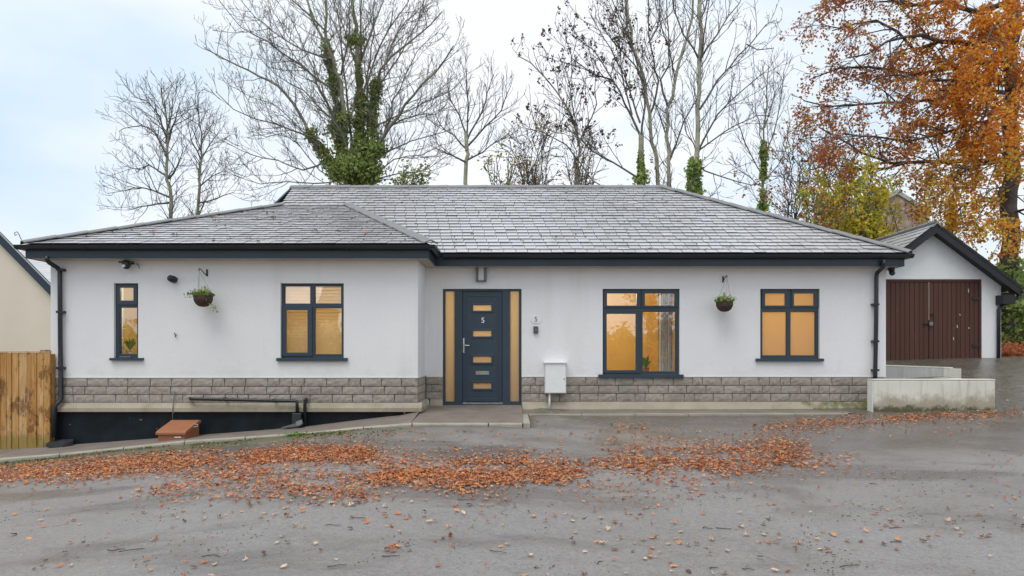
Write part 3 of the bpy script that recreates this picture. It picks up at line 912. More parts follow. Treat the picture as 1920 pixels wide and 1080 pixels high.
rs = random.Random(21)
SL = MB()
sw, sl, sth = 1.0, .31, .012
SL.v = [(-.5, 0, 0), (.5, 0, 0), (.5, sl, 0), (-.5, sl, 0), (-.5, .004, sth), (.5, .003, sth), (.5, sl, sth), (-.5, sl, sth)]
SL.f = [(0,3,2,1),(4,5,6,7),(0,1,5,4),(1,2,6,5),(2,3,7,6),(3,0,4,7)]; SL.m = [0, 0, 1, 1, 0, 1]
slate_me = SL.mesh('slate', [M['slate'], M['slate_edge']])
def seg_x(p, q, yy):
    return p.x + (q.x - p.x) * (yy - p.y) / (q.y - p.y)
slates = []   # (distance, matrix)
def lay(y0, y1, tan, left, right, gauge=.17):
    cosp = 1 / math.sqrt(1 + tan * tan); sinp = tan * cosp
    n = int((y1 - y0) / (gauge * cosp) + .6)
    for i in range(n):
        yy = y0 - .02 + i * gauge * cosp
        if yy > y1 - .06: break
        ym = yy + .1
        xl, xr = left(min(max(ym, y0), y1)), right(min(max(ym, y0), y1))
        x = xl - (.104 if i % 2 else 0) - .02 - rs.uniform(0, .03)
        while x < xr:
            w = .208 * rs.uniform(.97, 1.03)
            a, b = max(x, xl), min(x + w, xr)
            x += w
            if b - a < .05: continue
            z = EZ + tan * (yy - y0)
            tilt = (-.084 if tan > .5 else -.066) + rs.gauss(0, .005)
            lift = (.029 if tan > .5 else .024) + rs.uniform(-.0025, .003)
            px = Vector((1, 0, 0)); py = Vector((0, cosp, sinp)); pn = Vector((0, -sinp, cosp))
            m3 = Matrix((px, py, pn)).transposed() @ Matrix.Rotation(rs.gauss(0, .004), 3, 'Z') @ Matrix.Rotation(tilt, 3, 'X')
            m = m3.to_4x4()
            loc = Vector(((a + b) / 2, yy, z)) + pn * lift + py * rs.gauss(0, .0022)
            if rs.random() < .008: loc -= py * rs.uniform(.01, .03)
            m.translation = loc
            m = m @ Matrix.Diagonal((b - a - .008, 1, 1, 1))
            slates.append((loc.length, m))
lay(EYW, YT + .04, TB, lambda v: seg_x(EL, HL, v), lambda v: seg_x(EW, HR, v))
lay(EYM, YR, TA, lambda v: seg_x(EV, HR, v) if v < YT else seg_x(HL, RL, v), lambda v: seg_x(ER, RR, v))
slates.sort(key=lambda t: t[0])
RINV = Matrix.Translation(-Vector(world_loc(roof)))
rest = MB()
for i, (d, m) in enumerate(slates):
    if i < 300:
        o = bpy.data.objects.new('slate', slate_me); COL.objects.link(o)
        o.parent = roof; o.matrix_parent_inverse = RINV; o.matrix_basis = m
    else:
        b = len(rest.v)
        rest.v += [tuple(m @ Vector(v)) for v in SL.v]; rest.f += [tuple(b + k for k in f) for f in SL.f]; rest.m += SL.m
tag(rest.build('slate_courses', [M['slate'], M['slate_edge']], roof), kind='stuff')

def cap_mesh(L_, leg, drop):
    m = MB(); t = .018; k = 5
    prof = []
    for i in range(k + 1):
        u = -1 + 2 * i / k
        prof.append((u * leg, -drop * (abs(u) ** 1.5)))
    for (a, b), (c, d) in zip(prof[:-1], prof[1:]):
        m.face([(a, 0, b + t), (c, 0, d + t), (c, L_, d + t), (a, L_, b + t)])
        m.face([(c, 0, d), (a, 0, b), (a, L_, b), (c, L_, d)])
        m.face([(a, 0, b), (c, 0, d), (c, 0, d + t), (a, 0, b + t)])
        m.face([(c, L_, d), (a, L_, b), (a, L_, b + t), (c, L_, d + t)])
    for (a, b), s in ((prof[0], 1), (prof[-1], -1)):
        q = [(a, 0, b), (a, 0, b + t), (a, L_, b + t), (a, L_, b)]
        m.face(q if s > 0 else q[::-1])
    return m.mesh('hip_tile', M['ridge'])
def caps(name, p, q, leg, drop, lift, L_=.45, up=Vector((0, 0, 1))):
    me = cap_mesh(L_ + .03, leg, drop)
    t = (q - p); n = max(1, round(t.length / L_)); st = t / n; t.normalize()
    x = t.cross(up).normalized(); nn = x.cross(t).normalized()
    for i in range(n):
        m = Matrix((x, t, nn)).transposed() @ Matrix.Rotation(.022, 3, 'X') @ Matrix.Rotation(rs.gauss(0, .01), 3, 'Z')
        o = bpy.data.objects.new(name, me); COL.objects.link(o); o.parent = roof; o.matrix_parent_inverse = RINV
        m4 = m.to_4x4(); m4.translation = p + st * i + nn * (lift + rs.uniform(-.004, .004))
        m4 = m4 @ Matrix.Diagonal((1, st.length / L_ * .99, 1, 1))
        o.matrix_basis = m4
caps('ridge_tile', RL + Vector((-.05, 0, 0)), RR, .13, .075, .045)
caps('hip_tile', ER, RR, .125, .05, .055)
caps('hip_tile', EL, HL, .125, .04, .055)
caps('hip_tile', EW, HR, .125, .05, .06)
MB().prism([(RL.x - .06, YT - .1, ZT - .02), (RL.x - .06, YR, ZR + .02), (RL.x - .06, YR, ZR - .12), (RL.x - .06, YT - .1, ZT - .16)], (.04, 0, 0)).build('verge', M['fascia_blue'], roof)

# fascia, soffit, gutter
zf0, zf1 = ZSOF, EZ - .012
fa = MB()
FW, FM = 11.0, 12.02
fa.box(-7.84, -1.34, FW, FW + .022, zf0, zf1)
fa.box(-1.362, -1.34, FW + .022, FM, zf0, zf1)
fa.box(-1.34, 6.91, FM, FM + .022, zf0, zf1)
fa.box(-7.84, -7.818, FW + .022, 18.6, zf0, zf1)
fa.box(6.888, 6.91, FM + .022, 19, zf0, zf1)
fa.build('fascia', M['fascia_blue'], bung)
so = MB()
so.box(-7.80, -1.37, FW + .024, D1 - .002, zf0 + .006, zf0 + .018)
so.box(XC + .002, -1.37, D1, D0 - .002, zf0 + .006, zf0 + .018)
so.box(-1.368, 6.88, FM + .024, D0 - .002, zf0 + .006, zf0 + .018)
so.box(-7.80, XL - .002, D1, 18.6, zf0 + .006, zf0 + .018)
so.box(XR + .002, 6.88, D0, 19, zf0 + .006, zf0 + .018)
so.build('soffit', M['soffit'], bung)
def gutter(p, q, out, name='gutter'):
    p, q, out = Vector(p), Vector(q), Vector(out)
    m = MB(); r = .057; prof = []
    for i in range(9):
        an = math.pi + math.pi * i / 8
        prof.append(out * (r + .002 + r * math.cos(an)) + Vector((0, 0, r * math.sin(an) * 1.15)))
    prof.append(out * (2 * r + .008) + Vector((0, 0, .004)))
    inn = [out * (r + .002) + (v - out * (r + .002)) * .9 for v in prof[::-1]]
    poly = [p + v for v in prof + inn]
    d = q - p
    m.prism(poly, d)
    cnt = int(d.length / .9)
    for i in range(cnt + 1):                      # brackets and union clips
        c = p + d * ((i + .3) / (cnt + 1))
        dd = d.normalized() * .035
        outer = [c + out * (r + .002) + (v - out * (r + .002)) * 1.10 for v in prof[:9]]
        m.prism(outer + [c + out * (r + .002) + (v - out * (r + .002)) * 1.01 for v in prof[:9][::-1]], dd)
    return m.build(name, M['black_plastic'], bung)
GZ = EZ - .012
gutter((-7.95, FW - .001, GZ), (-1.23, FW - .001, GZ), (0, -1, 0))
gutter((-1.339, FW - .11, GZ), (-1.339, FM - .1, GZ), (1, 0, 0))
gutter((-1.22, FM - .001, GZ), (7.02, FM - .001, GZ), (0, -1, 0))
gutter((6.911, FM - .11, GZ - .005), (6.911, 19, GZ - .005), (1, 0, 0))
gutter((-7.841, FW - .11, GZ - .005), (-7.841, 18.6, GZ - .005), (-1, 0, 0))

def pipe(name, pts, r, mat, parent, k=12):
    return MB().tube(pts, r, k).build(name, mat, parent, smooth=True)
# downpipes
yl = D1 - .06
p = [W(88, 481, FW - .06), W(88, 487, FW - .06), W(92, 492, FW - .02), W(108, 502, yl), W(112, 508, yl), W(112.5, 560, yl), W(113, 640, yl), W(114.5, 748, yl)]
z0 = W(114.5, 748, yl)
p += [z0 + Vector((-.01, -.04, -.05)), z0 + Vector((-.055, -.075, -.12)), z0 + Vector((-.06, -.075, -.62))]
dl = pipe('downpipe', p, .036, M['black_plastic'], bung)
tag(dl, 'dark downpipe at the wing end of the bungalow')
for q in (506, 585, 690):
    c = W(113, q, yl); MB().box(c.x - .045, c.x + .06, yl - .042, D1, c.z - .018, c.z + .018).build('pipe_clip', M['black_plastic'], dl)
yr = D0 - .06
p = [W(1657, 487, FM - .06), W(1657, 496, FM - .06), W(1655, 502, FM), W(1645, 511, yr), W(1643.5, 518, yr), W(1643, 600, yr), W(1641, 705, yr), W(1640.5, 712, yr)]
dr = pipe('downpipe', p, .036, M['black_plastic'], bung)
tag(dr, 'dark downpipe beside the glowing frosted window')
for q in (571, 640, 694):
    c = W(1642, q, yr); MB().box(c.x - .06, c.x + .045, yr - .042, D0, c.z - .018, c.z + .018).build('pipe_clip', M['black_plastic'], dr)
# shoe slab under the left downpipe
zs = back_z(wx(115, 11.2))
gs = MB().prism([W(86, 838, 11.0), W(118, 840, 10.98), W(137, 833.5, 11.1), W(137, 829, 11.22), W(95, 830, 11.24)], (0, 0, .05)).build('drain_cover', M['slab_black'])
tag(gs, 'black slab over the drain at the foot of the downpipe', 'drain cover')

# waste pipes and gully on the wing base
yw = D1 - .115
wp = pipe('waste_pipe', [W(357, 747, yw + .12), W(357, 747.5, yw), W(362, 748, yw), W(554, 752, yw), W(556.5, 753, yw), W(557, 757, yw), W(557.5, 776, yw)], .026, M['black_plastic'], None)
tag(wp, 'long black waste pipe running level across the stone band', 'pipe')
for q in (420, 513):
    c = W(q, 748 + (q - 357) * .02, yw); MB().box(c.x - .012, c.x + .012, yw - .021, yw + .1, c.z - .02, c.z + .03).build('pipe_clip', M['black_plastic'], wp)
wp2 = pipe('waste_pipe', [W(574, 748, yw + .12), W(574, 749, yw), W(573, 753, yw), W(571.5, 758, yw), W(571.5, 800, yw)], .027, M['black_plastic'], None)
tag(wp2, 'short black waste pipe dropping upright into the ground by the hopper', 'pipe')
c = W(573, 751, yw); MB().box(c.x - .03, c.x + .03, yw - .03, yw + .03, c.z - .03, c.z + .03).build('pipe_elbow', M['black_plastic'], wp2, bevel=.012)
gl = thing('gully_hopper', W(558, 800, 11.1), 'black plastic hopper with tilted grey lid under the waste pipe', 'drain hopper')
MB().prism([W(551, 774, 11.20), W(568, 774, 11.20), W(567, 796, 11.18), W(551, 796, 11.18)], (0, -.10, 0)).build('hopper', M['black_plastic'], gl, bevel=.006)
MB().prism([W(527, 803, 11.02), W(551, 803, 11.02), W(566, 798, 11.02), W(566, 791, 11.05), W(552, 794, 11.05), W(528, 801, 11.03)], (0, .13, 0)).build('gully_surround', M['slab_black'], gl)
MB().prism([W(554, 791, 10.97), W(566, 786.5, 10.97), W(567, 794, 10.95), W(557, 799, 10.95)], (0, .012, 0)).build('lid', M['grey_plastic'], gl)

# cable and brown meter box on the path
cb = pipe('cable', [W(326.5, 733, D1), W(326.5, 733, D1 - .03), W(326, 745, D1 - .035), W(324, 765, D1 - .085), W(323.5, 796, D1 - .04)], .008, M['grey_plastic'], None, 6)
tag(cb, 'thin grey cable running down into the brown box', 'cable')
yb0, yb1 = 10.62, 11.12
zb = wz(826, yb0) - .01
X0, X1 = wx(296, yb0), wx(346, yb0)
box = thing('meter_box', ((X0 + X1) / 2, yb0, zb), 'brown plastic utility box with sloping lid on the path', 'utility box')
zt0 = wz(813, yb0)
bb = MB().prism([(X0, yb0, zb - .06), (X0, yb0, zt0), (X0, yb1, zt0 + .13), (X0, yb1, zb - .02)], (X1 - X0, 0, 0)).build('box_body', M['brown_box'], box, bevel=.008)
MB().prism([(X0 - .025, yb0 - .03, zt0 - .02), (X0 - .025, yb0 - .03, zt0 + .022), (X0 - .025, yb0 + .02, zt0 + .045), (X0 - .025, yb1 - .03, zt0 + .165), (X0 - .025, yb1 + .02, zt0 + .16), (X0 - .025, yb1 + .02, zt0 + .12)], (X1 - X0 + .05, 0, 0)).build('lid', M['brown_box'], box, bevel=.008)
MB().box(X0 + .26, X0 + .36, yb0 - .004, yb0 + .001, zt0 - .065, zt0 - .045).build('sticker', M['white_plastic'], box)
lp = [W(358, 797, 10.95), W(364, 795, 10.9), W(371, 796.5, 10.85), W(370, 800, 10.82), W(362, 801, 10.85), W(356, 801, 10.95)]
pipe('loop_handle', lp, .009, M['copper'], box, 6)

# ------------------------------------------------------------------ fittings on the walls
def bracket_and_basket(px, py_b, bx, by, d_wall, blabel, klabel, seed, trail):
    rg = random.Random(seed)
    c = W(px, py_b, d_wall)
    bk = thing('basket_bracket', c, klabel, 'bracket')
    MB().box(c.x - .014, c.x + .014, d_wall - .012, d_wall, c.z - .055, c.z + .06).build('back_plate', M['dark_metal'], bk, bevel=.003)
    pts = [(c.x, d_wall - .01, c.z - .045), (c.x - .01, d_wall - .10, c.z - .01), (c.x - .012, d_wall - .20, c.z + .035), (c.x - .012, d_wall - .26, c.z + .045), (c.x - .012, d_wall - .275, c.z + .02), (c.x - .012, d_wall - .255, c.z + .005)]
    MB().tube(pts, .008, 6).build('arm', M['dark_metal'], bk)
    hook = Vector((c.x - .012, d_wall - .262, c.z + .003))
    dd = d_wall - .26
    top = Vector((hook.x if abs(wx(bx, dd) - hook.x) > .12 else wx(bx, dd), dd, wz(by - 11, dd)))
    ht = thing('hanging_basket', (top.x, dd, top.z - .17), blabel, 'hanging basket')
    prof = [(.02, -.175), (.07, -.165), (.115, -.13), (.142, -.075), (.15, 0), (.142, .004), (.13, -.02)]
    MB().lathe(prof, top, 20).build('bowl', M['basket_brown'], ht, smooth=True)
    MB().lathe([(.13, -.02), (.06, -.005), (.0, 0)], top, 20).build('soil', M['bark_dark'], ht)
    ch = MB()
    for a in (20, 140, 260):
        ch.tube([hook, top + Vector((.145 * math.cos(R(a)), .145 * math.sin(R(a)), 0))], .0035, 5)
    ch.build('chain', M['copper'], ht)
    fo, fl = MB(), MB()
    for i in range(240):
        a = rg.uniform(0, 6.283); r = .17 * math.sqrt(rg.random())
        p = top + Vector((r * math.cos(a), r * math.sin(a), .01 + .09 * rg.random() * (1.2 - r / .17)))
        leafq(fo, p, rg.uniform(.022, .04), rg)
    for i in range(130):
        side = rg.choice(trail)
        t = rg.random()
        p = top + Vector((side[0] * t + rg.gauss(0, .02), -.04 + rg.gauss(0, .04), side[1] * t * t + rg.gauss(0, .018) + .02))
        leafq(fo, p, rg.uniform(.018, .03), rg)
    for i in range(40):
        a = rg.uniform(0, 6.283); r = .15 * math.sqrt(rg.random())
        p = top + Vector((r * math.cos(a), r * math.sin(a) - .03, .04 + .07 * rg.random()))
        for k in range(3): leafq(fl, p + Vector((rg.gauss(0, .006), rg.gauss(0, .006), rg.gauss(0, .006))), .028, rg)
    for i in range(5):
        p = top + Vector((rg.uniform(-.02, .06), rg.uniform(-.05, .05), .06))
        for k in range(9):
            leafq(fo, p + Vector((rg.gauss(0, .008), rg.gauss(0, .008), .012 * k)), .016, rg)
    tag(fo.build('foliage', M['leaf_green'], ht), kind='stuff')
    tag(fl.build('flower', M['petal'], ht), kind='stuff')
def leafq(mb_, p, s, rg, up=.3, stretch=1.5, bend=.25):
    """one leaf: a folded diamond of two triangles a side"""
    t = Vector((rg.gauss(0, 1), rg.gauss(0, 1), rg.gauss(0, 1)))
    if t.length < 1e-3: t = Vector((1, 0, 0))
    t.normalize()
    n = Vector((rg.gauss(0, 1), rg.gauss(0, 1), rg.gauss(0, 1) + up))
    b = t.cross(n)
    if b.length < 1e-3: b = t.orthogonal()
    b.normalize(); n = b.cross(t)
    p = Vector(p)
    l = s * stretch
    i = len(mb_.v)
    a0 = p - t * l * .5; a1 = p + t * l * .5; m = n * (s * bend)
    c0 = p + b * s * .5 + m; c1 = p - b * s * .5 + m
    mb_.v += [(a0.x, a0.y, a0.z), (c0.x, c0.y, c0.z), (a1.x, a1.y, a1.z), (c1.x, c1.y, c1.z)]
    mb_.f += [(i, i+1, i+2), (i, i+2, i+3)]
    mb_.m += [0, 0]

bracket_and_basket(388.5, 512, 381, 566, D1, 'brown hanging basket with yellow and white pansies and trailing ivy', 'black iron bracket between the dome camera and the four-pane window', 3, [(-.30, -.02), (.2, -.25), (-.25, .02)])
bracket_and_basket(1355.5, 524, 1358.5, 577, D0, 'brown hanging basket of dark and lime foliage right of the largest window', 'black iron bracket between the largest window and the frosted window', 9, [(.16, .03), (-.14, .04)])

# flood light camera under the eave
c = W(237, 495, D1 - .14)
fc = thing('security_camera', c, 'black security camera with twin lamps under the wing eave', 'security camera', )
MB().lathe([(.0, -.085), (.035, -.08), (.06, -.05), (.068, 0), (.06, .05), (.03, .06), (0, .062)], c, 16).build('camera_body', M['black_plastic'], fc, smooth=True)
MB().tube([c + Vector((-.01, -.05, -.035)), c + Vector((-.012, -.085, -.045))], [.03, .022], 12).build('lens', M['lamp_white'], fc)
MB().tube([c + Vector((0, 0, 0)), c + Vector((.04, .14, .03))], .02, 8).build('mount', M['black_plastic'], fc)
for sx in (-1, 1):
    MB().box(c.x + sx * .075 - .045, c.x + sx * .075 + .045, c.y - .02, c.y + .0, c.z + .015, c.z + .045).build('floodlight', M['black_plastic'], fc, bevel=.004)
MB().tube([c + Vector((.1, .1, .02)), c + Vector((.13, .12, 0)), c + Vector((.135, .138, -.06))], .006, 6).build('cable', M['grey_plastic'], fc)
c = W(323, 523, D1 - .07)
dc = thing('security_camera', c, 'small dark green oval camera on the wall left of the flower basket', 'security camera')
MB().tube([c + Vector((.05, .07, -.035)), c + Vector((.03, .04, -.02))], [.045, .045], 14).build('mount', M['white_plastic'], dc)
MB().tube([c + Vector((.035, .045, -.022)), c + Vector((.02, .01, -.01)), c + Vector((-.02, -.06, .012)), c + Vector((-.03, -.075, .018))], [.05, .06, .05, .03], 14).build('camera_body', M['black_plastic'], dc, smooth=True)
c = W(331, 628, D1)
hk = MB().tube([c, c + Vector((0, -.03, .0)), c + Vector((-.012, -.045, .018)), c + Vector((-.005, -.04, .035))], .008, 6).tube([c + Vector((0, -.02, 0)), c + Vector((-.01, -.035, -.022)), c + Vector((.008, -.035, -.04))], .007, 6).build('wall_hook', M['dark_metal'])
tag(hk, 'small black hook on the white wall below the oval camera', 'hook')
c = W(1670, 508, D0 - .02)
rcx = thing('security_camera', c, 'black camera hanging under the eave at the garage end', 'security camera')
MB().box(c.x - .025, c.x + .045, c.y - .06, c.y + .05, c.z + .01, c.z + .075).build('mount', M['black_plastic'], rcx, bevel=.006)
MB().tube([c + Vector((.01, 0, .02)), c + Vector((.012, -.03, -.045)), c + Vector((.012, -.04, -.075))], [.045, .05, .035], 12).build('camera_body', M['black_plastic'], rcx, smooth=True)
MB().box(XR - .002, XR + .02, c.y + .05, c.y + .12, c.z - .02, c.z + .06).build('bracket', M['white_plastic'], rcx)

# bulkhead lamp over the door
c = W(902.5, 513, D0)
lampo = thing('wall_lamp', c, 'white and grey bulkhead lamp on the wall above the front door', 'wall lamp')
for sx in (-1, 1):
    MB().box(c.x + sx * .078 - .018, c.x + sx * .078 + .018, D0 - .085, D0, c.z - .14, c.z + .14).build('side_cheek', M['grey_plastic'], lampo, bevel=.008)
MB().box(c.x - .058, c.x + .058, D0 - .075, D0, c.z - .13, c.z + .14).build('diffuser', M['lamp_white'], lampo, bevel=.02)
MB().box(c.x - .09, c.x + .09, D0 - .06, D0 - .001, c.z - .15, c.z - .131).build('end_cap', M['grey_plastic'], lampo)
# house number plaque
c = W(1005, 599, D0)
pq = thing('number_plaque', c, 'small white plaque reading 5 beside the front door', 'house sign')
hw, hh = .092, .066
out = [(-hw, -hh * .55), (-hw * .78, -hh * .62), (-hw * .72, -hh), (hw * .72, -hh), (hw * .78, -hh * .62), (hw, -hh * .55), (hw, hh * .55), (hw * .78, hh * .62), (hw * .72, hh), (-hw * .72, hh), (-hw * .78, hh * .62), (-hw, hh * .55)]
MB().prism([(c.x + a, D0 - .012, c.z + b) for a, b in out][::-1], (0, .012, 0)).build('plate', M['white_plastic'], pq)
text_mesh('5', .125, .0015, 'numeral', M['grey_plastic'], pq, (c.x, D0 - .0135, c.z))
c = W(1004.5, 618.5, D0)
ks = thing('key_safe', c, 'small black key safe on the wall under the number plaque', 'key safe')
MB().box(c.x - .044, c.x + .044, D0 - .05, D0, c.z - .066, c.z + .066).build('case', M['grey_plastic'], ks, bevel=.012)
MB().box(c.x - .03, c.x + .03, D0 - .056, D0 - .05, c.z - .045, c.z + .05).build('cover', M['dark_metal'], ks, bevel=.003)
kb = MB()
for i in range(3):
    for j in range(4):
        kb.box(c.x - .021 + i * .016, c.x - .011 + i * .016, D0 - .06, D0 - .056, c.z - .03 + j * .018, c.z - .018 + j * .018)
kb.build('keypad', M['copper'], ks)
# white meter cabinet
ya = D0 - .16
mc = thing('meter_cabinet', W(1042, 768, D0), 'white electricity meter cabinet on a white pole beside the door', 'meter cabinet')
x0, x1, z0, z1 = wx(1021.5, ya), wx(1062, ya), wz(738, ya), wz(679, ya)
MB().box(x0, x1, ya + .02, D0, z0, z1).build('cabinet', M['off_white'], mc, bevel=.008)
MB().box(x0 + .012, x1 - .012, ya, ya + .019, z0 + .012, z1 - .03).build('door', M['white_plastic'], mc, bevel=.006)
MB().prism([(x0 - .012, ya - .02, z1 - .022), (x0 - .012, D0, z1 - .022), (x0 - .012, D0, z1 + .012), (x0 - .012, ya - .02, z1)], (x1 - x0 + .024, 0, 0)).build('hood', M['white_plastic'], mc)
MB().tube([(x1 - .04, ya - .005, (z0 + z1) / 2 - .02), (x1 - .04, ya + .003, (z0 + z1) / 2 - .02)], .012, 10).build('lock', M['grey_plastic'], mc)
MB().tube([W(1030.5, 737, D0 - .09), W(1030, 770, D0 - .09)], .019, 10).build('pole', M['white_plastic'], mc, smooth=True)
# white cable at the corner by the door
wc_ = pipe('cable', [W(799, 749, D0 - .08), W(801, 749, D0 - .1), W(803.5, 753, D0 - .1), W(803.5, 764, D0 - .1)], .008, M['white_plastic'], None, 6)
tag(wc_, 'short white cable in the corner left of the front door', 'cable')

# plants on the window boards
def pot_plant(c, label, pot, n, size, spread, h, seed, mat, broad=False):
    rg = random.Random(seed)
    t = thing('pot_plant', c, label, 'pot plant')
    MB().lathe([(.045, 0), (.06, .09), (.066, .1), (.055, .1), (.0, .092)], c, 16).build('pot', pot, t, smooth=True)
    f = MB()
    for i in range(n):
        a = rg.uniform(0, 6.283); lean = rg.uniform(.2, 1) * spread
        base = Vector(c) + Vector((0, 0, .09)); tip = base + Vector((math.cos(a) * lean, math.sin(a) * lean * .5, h * rg.uniform(.5, 1)))
        midp = base.lerp(tip, .55) + Vector((0, 0, h * .12))
        side = (tip - base).cross(Vector((0, 1, .3))).normalized() * size * rg.uniform(.7, 1.1)
        f.face([base, midp + side, tip, midp - side])
        f.face([base + Vector((0, .003, 0)), midp - side + Vector((0, .003, 0)), tip + Vector((0, .003, 0)), midp + side + Vector((0, .003, 0))])
    tag(f.build('leaf_crown', mat, t), kind='stuff')
pot_plant((wx(243, D1 + .28), D1 + .28, ra[2] + .036), 'spiky green pot plant behind the tall narrow window', M['pot'], 34, .016, .16, .22, 4, M['leaf_green'])
pot_plant((wx(1211, D0 + .27), D0 + .27, rcc[2] + .036), 'broad-leaved pot plant in terracotta pot behind the largest window', M['pot_terracotta'], 12, .035, .2, .26, 7, M['leaf_green'])

# ------------------------------------------------------------------ garage
DG = 16.7
gx0, gx1 = 8.60, wx(1877, DG)
apx = (gx0 + gx1) / 2 
zg = ZC - .34
zeav = wz(520, DG) 
sl_g = .75
gar = thing('garage', (apx, DG, zg), 'white rendered garage with gabled slate roof and brown double timber doors', 'garage')
dg = (wx(1661, DG) - .03, wx(1841, DG), zg, wz(523.5, DG))
gw = MB()
gtop = wz(522, DG)
gw.plate(gx0, gx1, zg - .5, gtop, [(dg[0], dg[1], zg - .5, dg[3])], DG, DG + .22)
zap = wz(433, DG)
hw = gx1 - apx
gw.prism([(gx0, DG, gtop), (gx1, DG, gtop), (gx1, DG, zap - sl_g * hw), (apx, DG, zap), (gx0, DG, zap - sl_g * hw)] if zap - sl_g * hw > gtop + .01 else [(gx0, DG, gtop), (gx1, DG, gtop), (apx, DG, zap)], (0, .22, 0))
gw.box(gx0, gx0 + .22, DG + .22, DG + 5.4, zg - .5, gtop)
gw.box(gx1 - .22, gx1, DG + .22, DG + 5.4, zg - .5, gtop)
gw.box(gx0 + .22, gx1 - .22, DG + 5.2, DG + 5.4, zg - .5, gtop)
gw.build('wall', M['render'], gar)
# doors of upright planks
fr = MB().box(dg[0], dg[1], DG + .02, DG + .08, dg[3] - .06, dg[3]).box(dg[1] - .05, dg[1], DG + .02, DG + .08, zg, dg[3] - .06).box(dg[0], dg[0] + .05, DG + .02, DG + .08, zg, dg[3] - .06)
fr.build('door_frame', M['garage_wood'], gar)
xm = wx(1743.5, DG)
for (a, b), nm in (((dg[0] + .052, xm - .006), 9), ((xm + .006, dg[1] - .052), 11)):
    lf = MB().box(a, b, DG + .062, DG + .09, zg + .01, dg[3] - .062).build('garage_door', M['dark_metal'], gar)
    w = (b - a) / nm
    pm = MB().box(-w / 2 + .006, w / 2 - .006, 0, .022, 0, dg[3] - .066 - zg - .012).mesh('plank', M['garage_wood'])
    for i in range(nm):
        o = link('plank', pm, lf)
        o.location = (a + w * (i + .5), DG + .038 + random.uniform(0, .004), zg + .012)
c = W(1743, 607, DG + .03)
MB().box(c.x - .16, c.x + .02, c.y - .02, c.y + .004, c.z - .012, c.z + .012).build('door_bolt', M['dark_metal'], gar)
MB().box(c.x - .02, c.x + .07, c.y - .04, c.y + .004, c.z - .055, c.z + .04).build('padlock', M['grey_plastic'], gar, bevel=.015)
MB().tube([W(1748, 590, DG + .035), W(1748, 590, DG - .01)], .03, 10).build('lock_cylinder', M['dark_metal'], gar)
for q in (560, 648):
    c = W(1835, q, DG + .03)
    MB().box(c.x - .16, c.x + .06, c.y - .012, c.y + .004, c.z - .03, c.z + .03).build('hinge', M['dark_metal'], gar)
sc = MB()
for q, r_, l in ((1795, 612, .10), (1817, 615, .05), (1788, 635, .09), (1816, 545, .12), (1800, 590, .05)):
    c = W(q, r_, DG + .03)
    l *= .7
    sc.prism([(c.x - .012, c.y - .001, c.z - l * .6), (c.x + .014, c.y - .001, c.z - l * .5), (c.x + .006, c.y - .001, c.z + l * .6), (c.x - .016, c.y - .001, c.z + l * .4)], (0, .002, 0))
sc.build('paint_scuff', M['soffit'], gar)
MB().box(xm - .0045, xm + .0045, DG + .034, DG + .06, wz(600, DG), dg[3] - .064).build('door_gap_strip', M['soffit'], gar)
# roof: deck, slates, bargeboards
y0g, y1g = DG - .32, DG + 5.5
ov = .28
zrid = wz(417, y0g)
ex0, ex1 = apx - hw - ov, apx + hw + ov
apxr = wx(1757, y0g)
zel = zrid - sl_g * (apxr - ex0); zer = zrid - sl_g * (ex1 - apxr)
gr = MB()
for sgn, ex, ze_ in ((-1, ex0, zel), (1, ex1, zer)):
    gr.prism([(apxr, y0g, zrid - .03), (ex, y0g, ze_ - .03), (ex, y0g, ze_ - .075), (apxr, y0g, zrid - .075)], (0, y1g - y0g, 0))
gr.build('roof', M['deck'], gar)
gsl = MB()
for sgn, ex, ze_ in ((-1, ex0, zel), (1, ex1, zer)):
    px_ = Vector((0, -1 if sgn < 0 else 1, 0)) ; up_ = Vector((apxr - ex, 0, zrid - ze_)); Lr = up_.length; up_.normalize()
    px_ = Vector((0, -sgn * -1, 0)); nn = px_.cross(up_)
    if nn.z < 0: px_ = -px_; nn = -nn
    for i in range(int(Lr / .2) + 1):
        yy = y0g - .01 - (.13 if i % 2 else 0)
        while yy < y1g:
            a, b = max(yy, y0g - .02), min(yy + .25, y1g); yy += .25
            if b - a < .04 or i * .2 > Lr - .04: continue
            m3 = Matrix((px_, up_, nn)).transposed() @ Matrix.Rotation(-.055 + rs.gauss(0, .01), 3, 'X')
            m4 = m3.to_4x4(); m4.translation = Vector((ex, (a + b) / 2, ze_ - .03)) + up_ * (i * .2 - .02) + nn * .02
            m4 = m4 @ Matrix.Diagonal((b - a - .006, .9, 1, 1))
            k = len(gsl.v); gsl.v += [tuple(m4 @ Vector(v)) for v in SL.v]; gsl.f += [tuple(k + q for q in f) for f in SL.f]; gsl.m += SL.m
tag(gsl.build('slate_courses', [M['slate'], M['slate_edge']], gar), kind='stuff')
rdg = MB().prism([(apxr - .13, y0g - .02, zrid - .11), (apxr, y0g - .02, zrid + .015), (apxr + .13, y0g - .02, zrid - .11), (apxr + .11, y0g - .02, zrid - .12), (apxr, y0g - .02, zrid - .02), (apxr - .11, y0g - .02, zrid - .12)], (0, y1g - y0g, 0))
rdg.build('ridge_capping', M['ridge'], gar)
simple('barge', (.009, .010, .012), .5, var=.3, scale=3)
